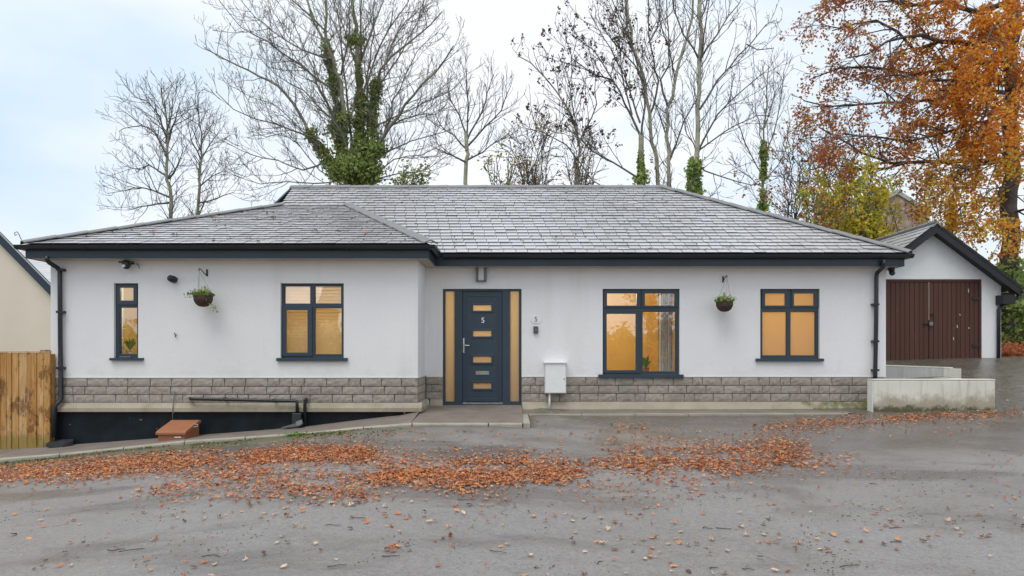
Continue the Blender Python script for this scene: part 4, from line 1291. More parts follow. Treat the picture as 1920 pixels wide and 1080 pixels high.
for sgn, ex, ze_ in ((-1, ex0, zel), (1, ex1, zer)):
    dz = -.21
    MB().prism([(apxr, y0g + .01, zrid - .035), (ex, y0g + .01, ze_ - .035), (ex, y0g + .01, ze_ - .035 + dz), (apxr, y0g + .01, zrid - .035 + dz)], (0, .03, 0)).build('bargeboard', M['barge'], gar)
    MB().prism([(apxr, y0g + .042, zrid - .16), (ex, y0g + .042, ze_ - .16), (ex, y0g + .042, ze_ - .175), (apxr, y0g + .042, zrid - .175)], (0, .28, 0)).build('verge_soffit', M['barge'], gar)
MB().box(gx1 - .14, gx1 + .15, y0g + .042, DG - .001, zer - .42, zer - .2).build('eave_box', M['barge'], gar)
MB().box(gx0 - .15, gx0 + .14, y0g + .042, DG - .001, zel - .42, zel - .2).build('eave_box', M['barge'], gar)
gg = MB()
gg.prism([(ex1 - .02 + .055 + .055 * math.cos(math.pi + math.pi * i / 8), y0g - .02, zer - .11 + .06 * math.sin(math.pi + math.pi * i / 8)) for i in range(9)], (0, 5.6, 0))
gg.build('gutter', M['black_plastic'], gar)
tp = pipe('downpipe', [(ex1 + .03, DG - .15, zer - .15), (ex1 + .02, DG - .14, zer - .26), (gx1 - .05, DG - .07, zer - .46), (gx1 - .10, DG - .06, zer - .55), (gx1 - .105, DG - .06, zg + .02)], .042, M['black_plastic'], gar)

# ------------------------------------------------------------------ low walls at the garage end
lw = thing('low_wall', W(1750, 768, 11.8), 'low painted wall with brown dirt stains in front of the house corner', 'wall')
fa_, fb_ = 11.74, 11.93
xa, xb = wx(1638, fa_), wx(1866.5, fa_)
zt_, zb_ = wz(713, fa_), ZC - 1.45
m = MB().box(xa, xb, fa_, fb_, zb_, zt_).build('wall_body', M['lowwall'], lw, bevel=.018)
MB().box(xa - .004, xb + .004, fa_ - .004, fb_ + .004, zt_ + .001, zt_ + .018).build('coping', M['lowwall_top'], lw, bevel=.006)
MB().box(xa - .012, xa - .001, fa_ + .012, fb_ - .004, zb_, zt_ - .01).build('end_face', M['white_plastic'], lw)
lw2 = thing('low_wall', W(1720, 710, 14.6), 'grey painted low wall between the house corner and the garage doors', 'wall')
db = 14.6
MB().prism([(wx(1630, db), db, ZC - 1.3), (wx(1768, db), db, ZC - 1.3), (wx(1768, db), db, wz(690, db)), (wx(1630, db), db, wz(685, db))], (0, .2, 0)).build('wall_body', M['lowwall_grey'], lw2)
MB().prism([(wx(1630, db), db - .006, wz(685, db) + .001), (wx(1788, db) - .02, db - .006, wz(690.4, db) + .001), (wx(1788, db) - .02, db - .006, wz(689.6, db) + .014), (wx(1630, db), db - .006, wz(684.2, db) + .014)], (0, .21, 0)).build('coping', M['lowwall_top'], lw2)
MB().prism([(wx(1768.3, db), db - .008, ZC - 1.3), (wx(1788, db), db - .25, ZC - 1.3), (wx(1788, db), db - .05, ZC - 1.3), (wx(1768.3, db), db + .19, ZC - 1.3)], (0, 0, 1.3 + wz(690.5, db) - ZC)).build('end_pier', M['lowwall'], lw2)
# ramp wall joining the two, its top level with the drive
A_ = Vector((wx(1760, 14.3), 14.3, 0)); B_ = Vector((xb - .12, fb_ + .01, 0))
dv = (B_ - A_).normalized(); sd = Vector((dv.y, -dv.x, 0)) * -.1
rw = MB()
za_, zb2 = wz(708, 14.3) , zt_ - .0
q = [A_ + sd, B_ + sd, B_ - sd, A_ - sd]; zz = [za_, zb2, zb2, za_]
lo = [(v.x, v.y, ZC - 1.4) for v in q]; hi = [(v.x, v.y, z) for v, z in zip(q, zz)]
rw.face(hi); rw.face(lo[::-1])
for i in range(4):
    j = (i + 1) % 4
    rw.face([lo[i], lo[j], hi[j], hi[i]])
rwo = rw.build('low_wall', M['lowwall_top'])
tag(rwo, 'slanting white wall top joining the two low walls beside the drive', 'wall')

# ------------------------------------------------------------------ fence on the left
fen = thing('fence', W(40, 833, 11.15), 'orange-brown timber fence of upright boards with dark damp stains', 'fence')
df = 11.12
edges = [-190, -176, -163, -149, -136, -122, -109, -96, -82, -69, -55, -42, -28, -14, 0, 12.5, 22, 35, 51, 69, 82, 94]
zt_f = wz(661.5, df)
for a, b in zip(edges[:-1], edges[1:]):
    xa_, xb_ = wx(a, df), wx(b, df)
    zb_f = back_z((xa_ + xb_) / 2) - .06
    t = random.uniform(-.003, .003)
    MB().prism([(xa_ + .0015, df + t, zb_f), (xb_ - .0015, df - .010 + t, zb_f), (xb_ - .0015, df + .022, zb_f), (xa_ + .0015, df + .022, zb_f)], (0, 0, zt_f - zb_f + random.uniform(-.004, .004))).build('board', M['fence'], fen)
MB().box(wx(-190, df), wx(94.5, df), df - .012, df + .04, zt_f + .005, zt_f + .022).build('capping', M['fence'], fen)
for q in (-150, -20, 88):
    MB().box(wx(q, df) - .045, wx(q, df) + .045, df + .045, df + .135, ZC - 2.1, zt_f - .02).build('post', M['fence'], fen)
for z in (ZC - 1.25, ZC - .35):
    MB().box(wx(-190, df), wx(94, df), df + .0225, df + .044, z, z + .08).build('rail', M['fence'], fen)
pr = thing('wall_pillar', (wx(87, 11.5), 11.5, ZC - 1.6), 'little grey stone pillar top showing over the fence end', 'pillar')
MB().box(wx(80, 11.5), wx(95, 11.5) - .015, 11.4, 11.62, ZC - 1.7, wz(659.5, 11.5)).build('shaft', M['rubble'], pr)
MB().box(wx(81, 11.5), wx(91, 11.5), 11.42, 11.6, wz(659.5, 11.5) + .001, wz(656, 11.5)).build('cap_stone', M['rubble'], pr)

# ------------------------------------------------------------------ neighbours
DC = 14.0
ch = thing('neighbour_house', W(-100, 700, DC), 'cream rendered house with dark verge boards beyond the fence', 'house')
ax = wx(-260, DC); az = wz(168, DC)         # apex of the gable, outside the picture
s_ = 1.02
rx = wx(108, DC)
def gz(x): return az - s_ * abs(x - ax)
lx = 2 * ax - rx
MB().prism([(lx, DC, ZC - 2.6), (rx, DC, ZC - 2.6), (rx, DC, gz(rx) - .14), (ax, DC, az - .14), (lx, DC, gz(lx) - .14)], (-5.5, 7, 0)).build('wall', M['cream_render'], ch)
for sg, ex in ((1, rx + .35), (-1, lx - .35)):
    MB().prism([(ax, DC - .10, az), (ex, DC - .10, gz(ex)), (ex, DC - .10, gz(ex) - .21), (ax, DC - .10, az - .21)], (0, .09, 0)).build('verge_board', M['fascia_blue'], ch)
    MB().prism([(ax, DC - .12, az + .035), (ex, DC - .12, gz(ex) + .035), (ex, DC - .12, gz(ex) + .003), (ax, DC - .12, az + .003)], (-5.6, 7.2, 0)).build('roof', M['slate'], ch)
# slated wing behind it
nw = thing('neighbour_house', W(60, 600, 17.5), 'low pale slate roof glimpsed between the cream gable and the bungalow', 'house')
nr = MB()
for i in range(18):
    y_ = 17.0 + i * .17; z_ = wz(533, 17.0) + i * .075
    nr.prism([(-14.2, y_, z_), (-14.2, y_, z_ + .012), (-14.2, y_ + .3, z_ + .132), (-14.2, y_ + .3, z_ + .12)], (5.6, 0, 0))
nr.build('roof', M['slate'], nw)
MB().box(-14, -8.9, 17.2, 20, ZC - 2.6, wz(533, 17.0)).build('wall', M['cream_render'], nw)

# stone building behind the garage roof
DS = 30
sb = thing('stone_building', W(1690, 600, DS), 'old pinkish stone gable with pale coping behind the yellow leaves', 'building')
a0, a1, az_ = wx(1618, DS), wx(1741, DS), wz(362, DS)
axs = wx(1681, DS)
MB().prism([(a0, DS, ZC - 1), (a1, DS, ZC - 1), (a1, DS, wz(398, DS)), (axs, DS, az_), (a0, DS, wz(398, DS))], (0, 7, 0)).build('wall', M['rubble'], sb)
simple('stone_cap', (.42, .44, .40), .85)
MB().prism([(axs, DS - .06, az_ + .16), (a1 + .1, DS - .06, wz(398, DS) + .06), (a1 + .1, DS - .06, wz(398, DS) - .1), (axs, DS - .06, az_ - .05)], (0, 7.1, 0)).build('roof', M['stone_cap'], sb)
MB().prism([(axs, DS - .06, az_ + .16), (axs, DS - .06, az_ - .05), (a0 - .1, DS - .06, wz(398, DS) - .1), (a0 - .1, DS - .06, wz(398, DS) + .06)], (0, 7.1, 0)).build('roof', M['stone_cap'], sb)

# across the road, behind the camera: seen only as reflections in the panes
bh = thing('brick_house', (-13, -19, ZC - 2.6), 'red brick house across the road reflected in the four-pane window', 'house')
MB().plate(-19.5, -12.3, ZC - 3.4, ZC + 2.9, [(-18.6, -17.2, ZC - .9, ZC + .6), (-16.2, -14.8, ZC - .9, ZC + .6)], -19.3, -19.0).box(-19.5, -12.3, -26, -19.3, ZC - 3.4, ZC + 2.9).build('wall', M['brick'], bh)
MB().prism([(-19.9, -18.6, ZC + 2.85), (-19.9, -22.6, ZC + 5.6), (-19.9, -26.5, ZC + 2.85)], (8.0, 0, 0)).build('roof', M['slate'], bh)
for a in (-18.6, -16.2):
    MB().plate(a, a + 1.4, ZC - .9, ZC + .6, [(a + .08, a + .66, ZC - .82, ZC + .52), (a + .74, a + 1.32, ZC - .82, ZC + .52)], -19.1, -19.04).build('window', M['white_plastic'], bh)

# ------------------------------------------------------------------ trees
def polyline(px, d, rg, dz=0.0):
    """picture positions -> a limb in the round; dz bends it towards or away from the viewer"""
    n = len(px); pts = []
    for i, (x, y) in enumerate(px):
        pts.append(W(x, y, d + dz * i / max(1, n - 1)))
    return resample(pts, rg)
def resample(pts, rg, step=.45, wob=.035):
    out = [pts[0]]
    for i in range(len(pts) - 1):
        a, b = pts[i], pts[i + 1]
        a_ = pts[i - 1] if i else a; b_ = pts[i + 2] if i + 2 < len(pts) else b
        n = max(1, int((b - a).length / step))
        for k in range(1, n + 1):
            t = k / n
            t2, t3 = t * t, t * t * t
            p = .5 * ((2 * a) + (b - a_) * t + (2 * a_ - 5 * a + 4 * b - b_) * t2 + (3 * a - a_ - 3 * b + b_) * t3)
            out.append(p + Vector((rg.gauss(0, wob), rg.gauss(0, wob), rg.gauss(0, wob * .6))))
    return out
class Tree:
    def __init__(s, seed):
        s.rg = random.Random(seed)
        s.trunk, s.limb, s.twig = MB(), MB(), MB()
        s.tips = []
    def main(s, px, d, r0, r1, dz=0.0, to=None, trunk=False, P=None):
        pts = polyline(px, d, s.rg, dz)
        n = len(pts)
        rad = [r0 + (r1 - r0) * (i / (n - 1)) ** .8 for i in range(n)]
        (to or (s.trunk if trunk else s.limb)).tube(pts, rad, 8 if r0 > .08 else 6, cap=False)
        if P: s.spawn(pts, rad, P, 0)
        return pts
    def spawn(s, pts, rad, P, level):
        rg = s.rg; lv = P[level]
        L = sum((b - a).length for a, b in zip(pts[:-1], pts[1:]))
        cnt = max(1, int(L * lv['den'] + rg.random()))
        for i in range(cnt):
            t = lv['t0'] + (1 - lv['t0']) * ((i + rg.random()) / cnt)
            f = t * (len(pts) - 1); k = min(int(f), len(pts) - 2); u = f - k
            base = pts[k].lerp(pts[k + 1], u); r = rad[k] * (1 - u) + rad[k + 1] * u
            tg = (pts[k + 1] - pts[k]).normalized()
            ax = tg.orthogonal().normalized(); ax.rotate(Quaternion(tg, rg.uniform(0, 6.283)))
            d = tg.copy(); d.rotate(Quaternion(ax, R(rg.gauss(lv['ang'], 9))))
            d = (d + Vector((0, 0, lv['up']))).normalized()
            ln = lv['len'] * rg.uniform(.6, 1.25) * (1 - .45 * t)
            m = lv['seg']; p = base.copy(); q = [p.copy()]
            for j in range(m):
                d = (d + Vector((rg.gauss(0, lv['wob']), rg.gauss(0, lv['wob']), rg.gauss(0, lv['wob']) + lv['trop'] / m))).normalized()
                p = p + d * (ln / m); q.append(p.copy())
            rr0 = min(r * .65, lv['r']); rr = [max(lv['rmin'], rr0 * (1 - .8 * j / m)) for j in range(m + 1)]
            last = level == len(P) - 1
            (s.twig if level >= 1 else s.limb).tube(q, rr, 3 if level >= 1 else 5, cap=False)
            if not last: s.spawn(q, rr, P, level + 1)
            if last or lv.get('tip'): s.tips.append((q[len(q) // 2], q[-1]))
    def finish(s, name, label, loc, bark, twigbark, group=None, cat='tree'):
        t = thing(name, loc, label, cat, group)
        s.obj = t
        if s.trunk.v: s.trunk.build('trunk', bark, t, smooth=True)
        if s.limb.v: s.limb.build('branches', twigbark if not isinstance(twigbark, tuple) else twigbark[0], t, smooth=True)
        if s.twig.v: tag(s.twig.build('twigs', twigbark if not isinstance(twigbark, tuple) else twigbark[1], t), kind='stuff')
        return t
def foliage(parent, name, mat, pts, size, rg, up=.3):
    m = MB()
    for p in pts: leafq(m, p, size * rg.uniform(.7, 1.3), rg, up)
    if m.v: tag(m.build(name, mat, parent), kind='stuff')
def ivy_on(pts, rads, n, rg, spread=1.0):
    out = []
    for i in range(n):
        f = rg.random() * (len(pts) - 1); k = int(f); p = pts[k].lerp(pts[min(k + 1, len(pts) - 1)], f - k)
        r = (rads[0] + (rads[1] - rads[0]) * f / (len(pts) - 1)) * spread
        clump = .75 + 1.3 * noise.noise(p * 1.5)
        if noise.noise(p * 2.6 + Vector((7, 1, 3))) < -.28: continue
        clump = max(.35, clump) * (.55 + .5 * abs(rg.gauss(0, 1)))
        a = rg.uniform(0, 6.283)
        out.append(p + Vector((math.cos(a) * r * clump, math.sin(a) * r * clump, rg.gauss(0, .14))))
    return out
def ivy_scr(pts, ylo, yhi, r0, r1, n, rg):
    seg = [p for p in pts if yhi <= HY - (p.z - ZC) * F / p.y <= ylo]
    return ivy_on(seg, (r0, r1), n, rg) if len(seg) > 1 else []
GB = ZC - 1.1
def down(px, y, d):         # where a trunk meets the ground
    return (px, HY + 1.1 * F / d)

# --- great ivy-clad sycamore in the middle
d = 25.0
T = Tree(101)
P = [dict(den=3.1, t0=.12, ang=46, up=.12, len=1.8, seg=6, wob=.13, trop=.45, r=.018, rmin=.008),
     dict(den=3.8, t0=.2, ang=46, up=.12, len=.75, seg=3, wob=.15, trop=.4, r=.010, rmin=.006),
     dict(den=5.0, t0=.25, ang=48, up=.2, len=.26, seg=2, wob=.15, trop=.4, r=.0075, rmin=.0055)]
s1 = T.main([down(680, 0, d), (673, 343), (676, 233), (676, 150), (670, 93), (660, 0), (652, -90)], d, .26, .04, 0, trunk=True, P=P)
s2 = T.main([(655, 360), (640, 300), (630, 200), (626, 133), (612, 83), (611, 0), (606, -90)], d, .11, .03, .6, trunk=True, P=P)
s3 = T.main([(662, 350), (646, 293), (643, 186), (625, 110), (590, 40), (560, -40)], d, .10, .03, -.7, trunk=True, P=P)
s4 = T.main([(685, 350), (696, 300), (701, 200), (716, 130), (760, 85), (805, 48), (832, 22)], d, .10, .02, .8, P=P)
s5 = T.main([(682, 345), (700, 300), (733, 238), (790, 160), (830, 120), (852, 85)], d, .09, .02, -1.2, P=P)
s6 = T.main([(655, 345), (613, 300), (580, 250), (550, 193), (503, 150), (446, 123), (387, 88)], d, .09, .018, 1.0, P=P)
for px, r, dz in [
    ([(628, 170), (600, 150), (560, 120), (500, 80), (450, 50), (415, 8)], .07, -1.6),
    ([(622, 110), (566, 93), (513, 60), (466, 20), (440, -20)], .07, 1.4),
    ([(612, 60), (580, 30), (545, -5), (510, -50)], .06, -.8),
    ([(585, 258), (540, 240), (480, 222), (440, 205), (399, 170)], .06, -1.5),
    ([(612, 300), (570, 318), (520, 300), (470, 290), (412, 262)], .06, .9),
    ([(640, 335), (590, 345), (540, 338), (490, 345), (440, 330)], .05, -1.0),
    ([(600, 275), (560, 240), (520, 200), (470, 180), (430, 160)], .05, 2.0),
    ([(673, 120), (690, 70), (712, 20), (730, -40)], .08, .9),
    ([(676, 190), (700, 120), (725, 60), (760, 10), (780, -40)], .08, -1.0),
    ([(676, 160), (660, 100), (640, 40), (632, -50)], .08, 1.5),
    ([(678, 110), (676, 50), (683, -60)], .08, -1.4),
    ([(706, 235), (745, 215), (800, 190), (846, 166), (874, 143)], .06, 1.2),
    ([(700, 300), (746, 275), (800, 255), (850, 240)], .055, -.8),
    ([(690, 340), (750, 325), (800, 318), (845, 285)], .05, .9),
    ([(718, 130), (745, 60), (790, 10), (820, -40)], .06, 1.8),
    ([(735, 235), (780, 215), (815, 215), (840, 195)], .05, -1.7),
    ([(645, 240), (610, 190), (585, 130), (560, 70), (540, 20)], .07, -1.9),
    ([(640, 140), (655, 60), (650, -30)], .07, -1.5), ([(668, 340), (656, 260), (650, 180), (640, 90), (628, 0), (622, -60)], .10, .9), ([(680, 330), (690, 230), (690, 140), (700, 60), (706, -50)], .09, 1.2),
    ([(690, 330), (720, 260), (738, 190), (770, 120), (800, 80), (822, 60)], .08, 1.6), ([(660, 320), (640, 250), (600, 200), (570, 170), (520, 140), (480, 100)], .07, -2.2), ([(650, 300), (630, 240), (590, 150), (550, 100), (530, 60), (500, -10)], .07, 2.2),
    ([(684, 230), (712, 160), (745, 110), (770, 60), (800, 0)], .07, 2.2), ([(640, 345), (600, 320), (560, 270), (530, 250), (500, 255), (470, 245)], .05, .4), ([(692, 345), (740, 300), (790, 290), (830, 270)], .05, -1.6)]:
    T.main(px, d, r * .60, .011, dz, P=P)
t = T.finish('sycamore_tree', 'great bare many-stemmed tree with ivy-clad trunks behind the roof ridge', W(*down(680, 0, d), d), M['bark'], (M['limb_bark'], M['twig_bark']))
rg = T.rg
iv = (ivy_scr(s1, 345, 60, .40, .13, 6500, rg) + ivy_scr(s1, 350, 270, .72, .4, 2600, rg) + ivy_scr(s2, 345, 80, .30, .12, 3000, rg) + ivy_scr(s3, 345, 200, .30, .14, 1300, rg)
      + ivy_scr(s4, 345, 150, .34, .14, 1800, rg) + ivy_scr(s5, 345, 250, .36, .14, 1300, rg) + ivy_scr(s6, 350, 235, .38, .12, 1700, rg))
iv = [p for p in iv]
k_ = int(len(iv) * .35); rg.shuffle(iv)
foliage(t, 'ivy', M['leaf_ivy'], iv[k_:], .092, rg)
foliage(t, 'ivy', M['leaf_olive'], iv[:k_], .085, rg)

# --- two thin bare trees far off on the left
PT = [dict(den=3.0, t0=.2, ang=44, up=.12, len=2.7, seg=6, wob=.13, trop=.35, r=.03, rmin=.012),
      dict(den=2.2, t0=.2, ang=42, up=.1, len=1.1, seg=4, wob=.16, trop=.3, r=.015, rmin=.009),
      dict(den=2.6, t0=.2, ang=42, up=.1, len=.55, seg=2, wob=.16, trop=.3, r=.011, rmin=.008)]
d = 40.0
T = Tree(102)
T.main([down(326, 0, d), (322, 407), (312, 326), (314, 244), (306, 195), (301, 165)], d, .26, .03, 0, trunk=True, P=PT)
for px, dz in [([(313, 330), (280, 310), (262, 318), (240, 312)], 1), ([(318, 370), (270, 352), (235, 358), (204, 362)], -1.2), ([(314, 290), (290, 250), (262, 235), (222, 247)], .8), ([(312, 270), (298, 220), (275, 190), (248, 180)], -1),
               ([(314, 270), (330, 225), (338, 190)], 1), ([(316, 335), (335, 310), (345, 275)], -1), ([(318, 380), (280, 385), (235, 395)], 1), ([(313, 245), (322, 200), (325, 172)], -.6)]:
    T.main(px, d, .07, .014, dz, P=PT)
T.finish('bare_tree', 'bare tree with crooked spreading boughs far left beyond the roof slope', W(*down(326, 0, d), d), M['bark'], M['twig_bark'], 'bare trees beyond the roof')
T = Tree(103)
d = 41.0
T.main([down(372, 0, d), (372, 399), (375, 326), (379, 265), (372, 220), (370, 188)], d, .22, .03, 0, trunk=True, P=PT)
for px, dz in [([(376, 300), (395, 270), (412, 240)], .8), ([(377, 300), (360, 265), (352, 235)], -.8), ([(374, 350), (400, 330), (430, 320)], 1), ([(373, 380), (405, 372), (440, 360)], -1)]:
    T.main(px, d, .055, .014, dz, P=PT)
T.finish('bare_tree', 'slim upright bare tree between the crooked tree and the ivy-clad tree', W(*down(372, 0, d), d), M['bark'], M['twig_bark'], 'bare trees beyond the roof')

# --- small fan-shaped tree right of the sycamore
d = 34.0
T = Tree(104)
P3 = [dict(den=3.2, t0=.2, ang=30, up=.22, len=1.9, seg=5, wob=.09, trop=.3, r=.022, rmin=.010),
      dict(den=2.6, t0=.2, ang=34, up=.2, len=.8, seg=3, wob=.12, trop=.3, r=.012, rmin=.008),
      dict(den=2.6, t0=.2, ang=34, up=.2, len=.4, seg=2, wob=.12, trop=.3, r=.009, rmin=.007)]
T.main([down(873, 0, d), (874, 343), (877, 283), (874, 250)], d, .16, .09, 0, trunk=True)
for px, dz in [([(874, 252), (860, 215), (845, 180), (838, 140)], .8), ([(875, 255), (878, 200), (874, 150), (876, 128)], -.6), ([(876, 262), (900, 215), (915, 175), (925, 140)], .9), ([(876, 275), (910, 240), (940, 205), (955, 165)], -1),
               ([(875, 280), (850, 255), (825, 235), (812, 200)], 1), ([(876, 300), (905, 285), (935, 262), (958, 250)], .6), ([(875, 305), (845, 290), (820, 280)], -.7)]:
    T.main(px, d, .055, .016, dz, P=P3)
T.finish('bare_tree', 'small fan-shaped bare tree with pale trunk right of the ivy-clad tree', W(*down(873, 0, d), d), M['bark_pale'], M['twig_bark'], 'bare trees beyond the roof')

# --- ash trees with hanging keys, and their neighbours
d = 24.0
PA = [dict(den=2.6, t0=.12, ang=40, up=.2, len=1.6, seg=5, wob=.11, trop=.4, r=.018, rmin=.009),
      dict(den=3.0, t0=.2, ang=44, up=.15, len=.7, seg=3, wob=.15, trop=.3, r=.010, rmin=.0065),
      dict(den=2.6, t0=.3, ang=44, up=.1, len=.32, seg=2, wob=.14, trop=.2, r=.009, rmin=.007)]
def keys(T, n, rg, cond, per=9):
    tips = [q for _, q in T.tips if cond(q)]
    rg.shuffle(tips)
    pts = []; used = []
    for c in tips:
        if len(used) >= n: break
        if any((c - u).length < .22 for u in used): continue
        used.append(c)
        for k in range(rg.randint(per // 2, per + 3)): pts.append(c + Vector((rg.gauss(0, .035), rg.gauss(0, .035), -.08 + rg.gauss(0, .07))))
    return pts
T = Tree(105)
b1 = T.main([down(1207, 0, d), (1205, 343), (1201, 283), (1201, 250)], d, .15, .09, 0, trunk=True)
for px, r, dz in [([(1201, 255), (1185, 215), (1150, 150), (1115, 95), (1068, 66)], .06, .8), ([(1202, 265), (1208, 200), (1200, 140), (1178, 60), (1172, 0)], .06, -.7), ([(1198, 335), (1150, 302), (1113, 283), (1075, 250), (1040, 235)], .05, -.8),
                  ([(1185, 215), (1165, 130), (1160, 60), (1140, 0)], .045, 1.0), ([(1150, 150), (1110, 140), (1075, 110), (1060, 60)], .04, -.8), ([(1200, 230), (1180, 160), (1130, 70), (1105, 20)], .05, 1.1)]:
    T.main(px, d, r * .75, .011, dz, P=PA)
t = T.finish('ash_tree', 'ash hung with brown seed bunches leaning left above the middle of the ridge', W(*down(1207, 0, d), d), M['bark_pale'], M['twig_bark'], 'slender trees behind the roof ridge')
foliage(t, 'ivy', M['leaf_ivy'], ivy_scr(b1, 352, 285, .26, .10, 1000, T.rg), .10, T.rg)
foliage(t, 'seed_bunches', M['seed_brown'], keys(T, 150, T.rg, lambda q: True), .07, T.rg)
T = Tree(106); d = 23.0
T.main([down(1082, 0, d), (1080, 343), (1085, 266), (1066, 200), (1023, 146), (995, 118), (974, 104)], d, .09, .018, .5, trunk=True, P=PA)
for px, r, dz in [([(1084, 275), (1078, 200), (1060, 140), (1045, 100)], .04, -.8), ([(1078, 235), (1050, 180), (1040, 130)], .035, .8), ([(1084, 300), (1110, 340), (1123, 350)], .03, .3), ([(1083, 300), (1060, 270), (1020, 250), (985, 240)], .035, -.5), ([(1085, 268), (1110, 220), (1120, 170), (1112, 120)], .04, .9)]:
    T.main(px, d, r * .75, .011, dz, P=PA)
t = T.finish('ash_tree', 'thin dark ash with seed bunches reaching furthest left of the slender trees', W(*down(1082, 0, d), d), M['bark'], M['twig_bark'], 'slender trees behind the roof ridge')
foliage(t, 'seed_bunches', M['seed_brown'], keys(T, 110, T.rg, lambda q: True), .07, T.rg)
T = Tree(107); d = 25.0
T.main([down(1240, 0, d), (1236, 343), (1223, 266), (1218, 216), (1208, 150), (1186, 83), (1173, 10), (1170, -60)], d, .12, .04, 0, trunk=True, P=PA)
for px, r, dz in [([(1218, 216), (1233, 150), (1216, 66), (1216, -60)], .06, .7), ([(1210, 160), (1190, 120), (1150, 80), (1120, 30)], .04, -.9), ([(1216, 80), (1235, 30), (1240, -50)], .04, 1), ([(1186, 83), (1160, 40), (1140, -30)], .04, -1)]:
    T.main(px, d, r * .75, .012, dz, P=PA)
t = T.finish('ash_tree', 'pale stem forking into two behind the ash with seed bunches', W(*down(1240, 0, d), d), M['bark_pale'], M['twig_bark'], 'slender trees behind the roof ridge')
foliage(t, 'seed_bunches', M['seed_brown'], keys(T, 22, T.rg, lambda q: q.x < 5.4), .07, T.rg)
T = Tree(108); d = 24.5
T.main([down(1256, 0, d), (1255, 343), (1253, 283), (1253, 206), (1266, 153), (1283, 93), (1297, 30), (1302, -60)], d, .12, .035, 0, trunk=True, P=PA)
for px, r, dz in [([(1253, 200), (1240, 150), (1256, 120), (1252, 33), (1250, -50)], .055, .8), ([(1256, 300), (1280, 230), (1306, 186), (1320, 130)], .05, -.9), ([(1266, 150), (1255, 90), (1235, 40), (1225, -30)], .04, -1), ([(1253, 260), (1235, 220), (1225, 170)], .035, .9)]:
    T.main(px, d, r * .75, .012, dz, P=PA)
T.finish('slender_tree', 'straight pale-barked tree standing just left of the ivy-footed one', W(*down(1256, 0, d), d), M['bark_pale'], M['twig_bark'], 'slender trees behind the roof ridge')
T = Tree(109); d = 22.5
b4 = T.main([down(1299, 0, d), (1301, 353), (1305, 300), (1310, 200), (1313, 116), (1310, 33), (1306, -70)], d, .13, .05, 0, trunk=True, P=PA)
for px, r, dz in [([(1312, 205), (1346, 150), (1400, 83), (1448, 38)], .05, .9), ([(1308, 285), (1346, 213), (1393, 166), (1428, 136)], .05, -.9), ([(1313, 112), (1340, 66), (1366, 30), (1395, -10)], .05, .8), ([(1311, 113), (1280, 66), (1262, 15), (1255, -50)], .05, -.8),
                  ([(1306, 285), (1360, 248), (1395, 226), (1440, 215)], .04, .8), ([(1311, 40), (1330, -10), (1350, -60)], .04, 1), ([(1312, 120), (1318, 60), (1335, -20)], .045, -1), ([(1306, 310), (1350, 330), (1410, 345), (1440, 330)], .035, .7), ([(1306, 290), (1290, 250), (1275, 200)], .03, .7), ([(1400, 83), (1420, 95), (1455, 90)], .03, -.5)]:
    T.main(px, d, r * .75, .012, dz, P=PA)
t = T.finish('slender_tree', 'tall straight tree with a dark ivy bush round its foot at the ridge end', W(*down(1299, 0, d), d), M['bark_pale'], M['twig_bark'], 'slender trees behind the roof ridge')
foliage(t, 'ivy', M['leaf_ivy'], ivy_scr(b4, 380, 308, .46, .16, 3200, T.rg), .10, T.rg)
T = Tree(110); d = 30.0
b6 = T.main([down(1432, 0, d), (1431, 380), (1430, 283), (1436, 200), (1440, 125)], d, .14, .02, 0, trunk=True, P=PA)
for px, r, dz in [([(1431, 330), (1400, 270), (1385, 220), (1372, 170)], .04, .8), ([(1431, 300), (1452, 250), (1465, 190), (1470, 130)], .045, -.8), ([(1432, 270), (1420, 210), (1412, 150)], .035, .7), ([(1432, 340), (1470, 290), (1480, 230)], .035, .9), ([(1431, 350), (1385, 320), (1360, 300)], .03, -.8), ([(1434, 240), (1450, 180), (1448, 110)], .03, .5)]:
    T.main(px, d, r * .75, .012, dz, P=PA)
t = T.finish('slender_tree', 'narrow tree with mossy ivy on its trunk between roof slope and orange tree', W(*down(1432, 0, d), d), M['bark'], M['twig_bark'], 'slender trees behind the roof ridge')
foliage(t, 'ivy', M['leaf_ivy'], ivy_scr(b6, 400, 240, .24, .08, 1500, T.rg), .11, T.rg)
foliage(t, 'withered_leaves', M['leaf_russet'], keys(T, 26, T.rg, lambda q: q.z < 10, 6), .09, T.rg)
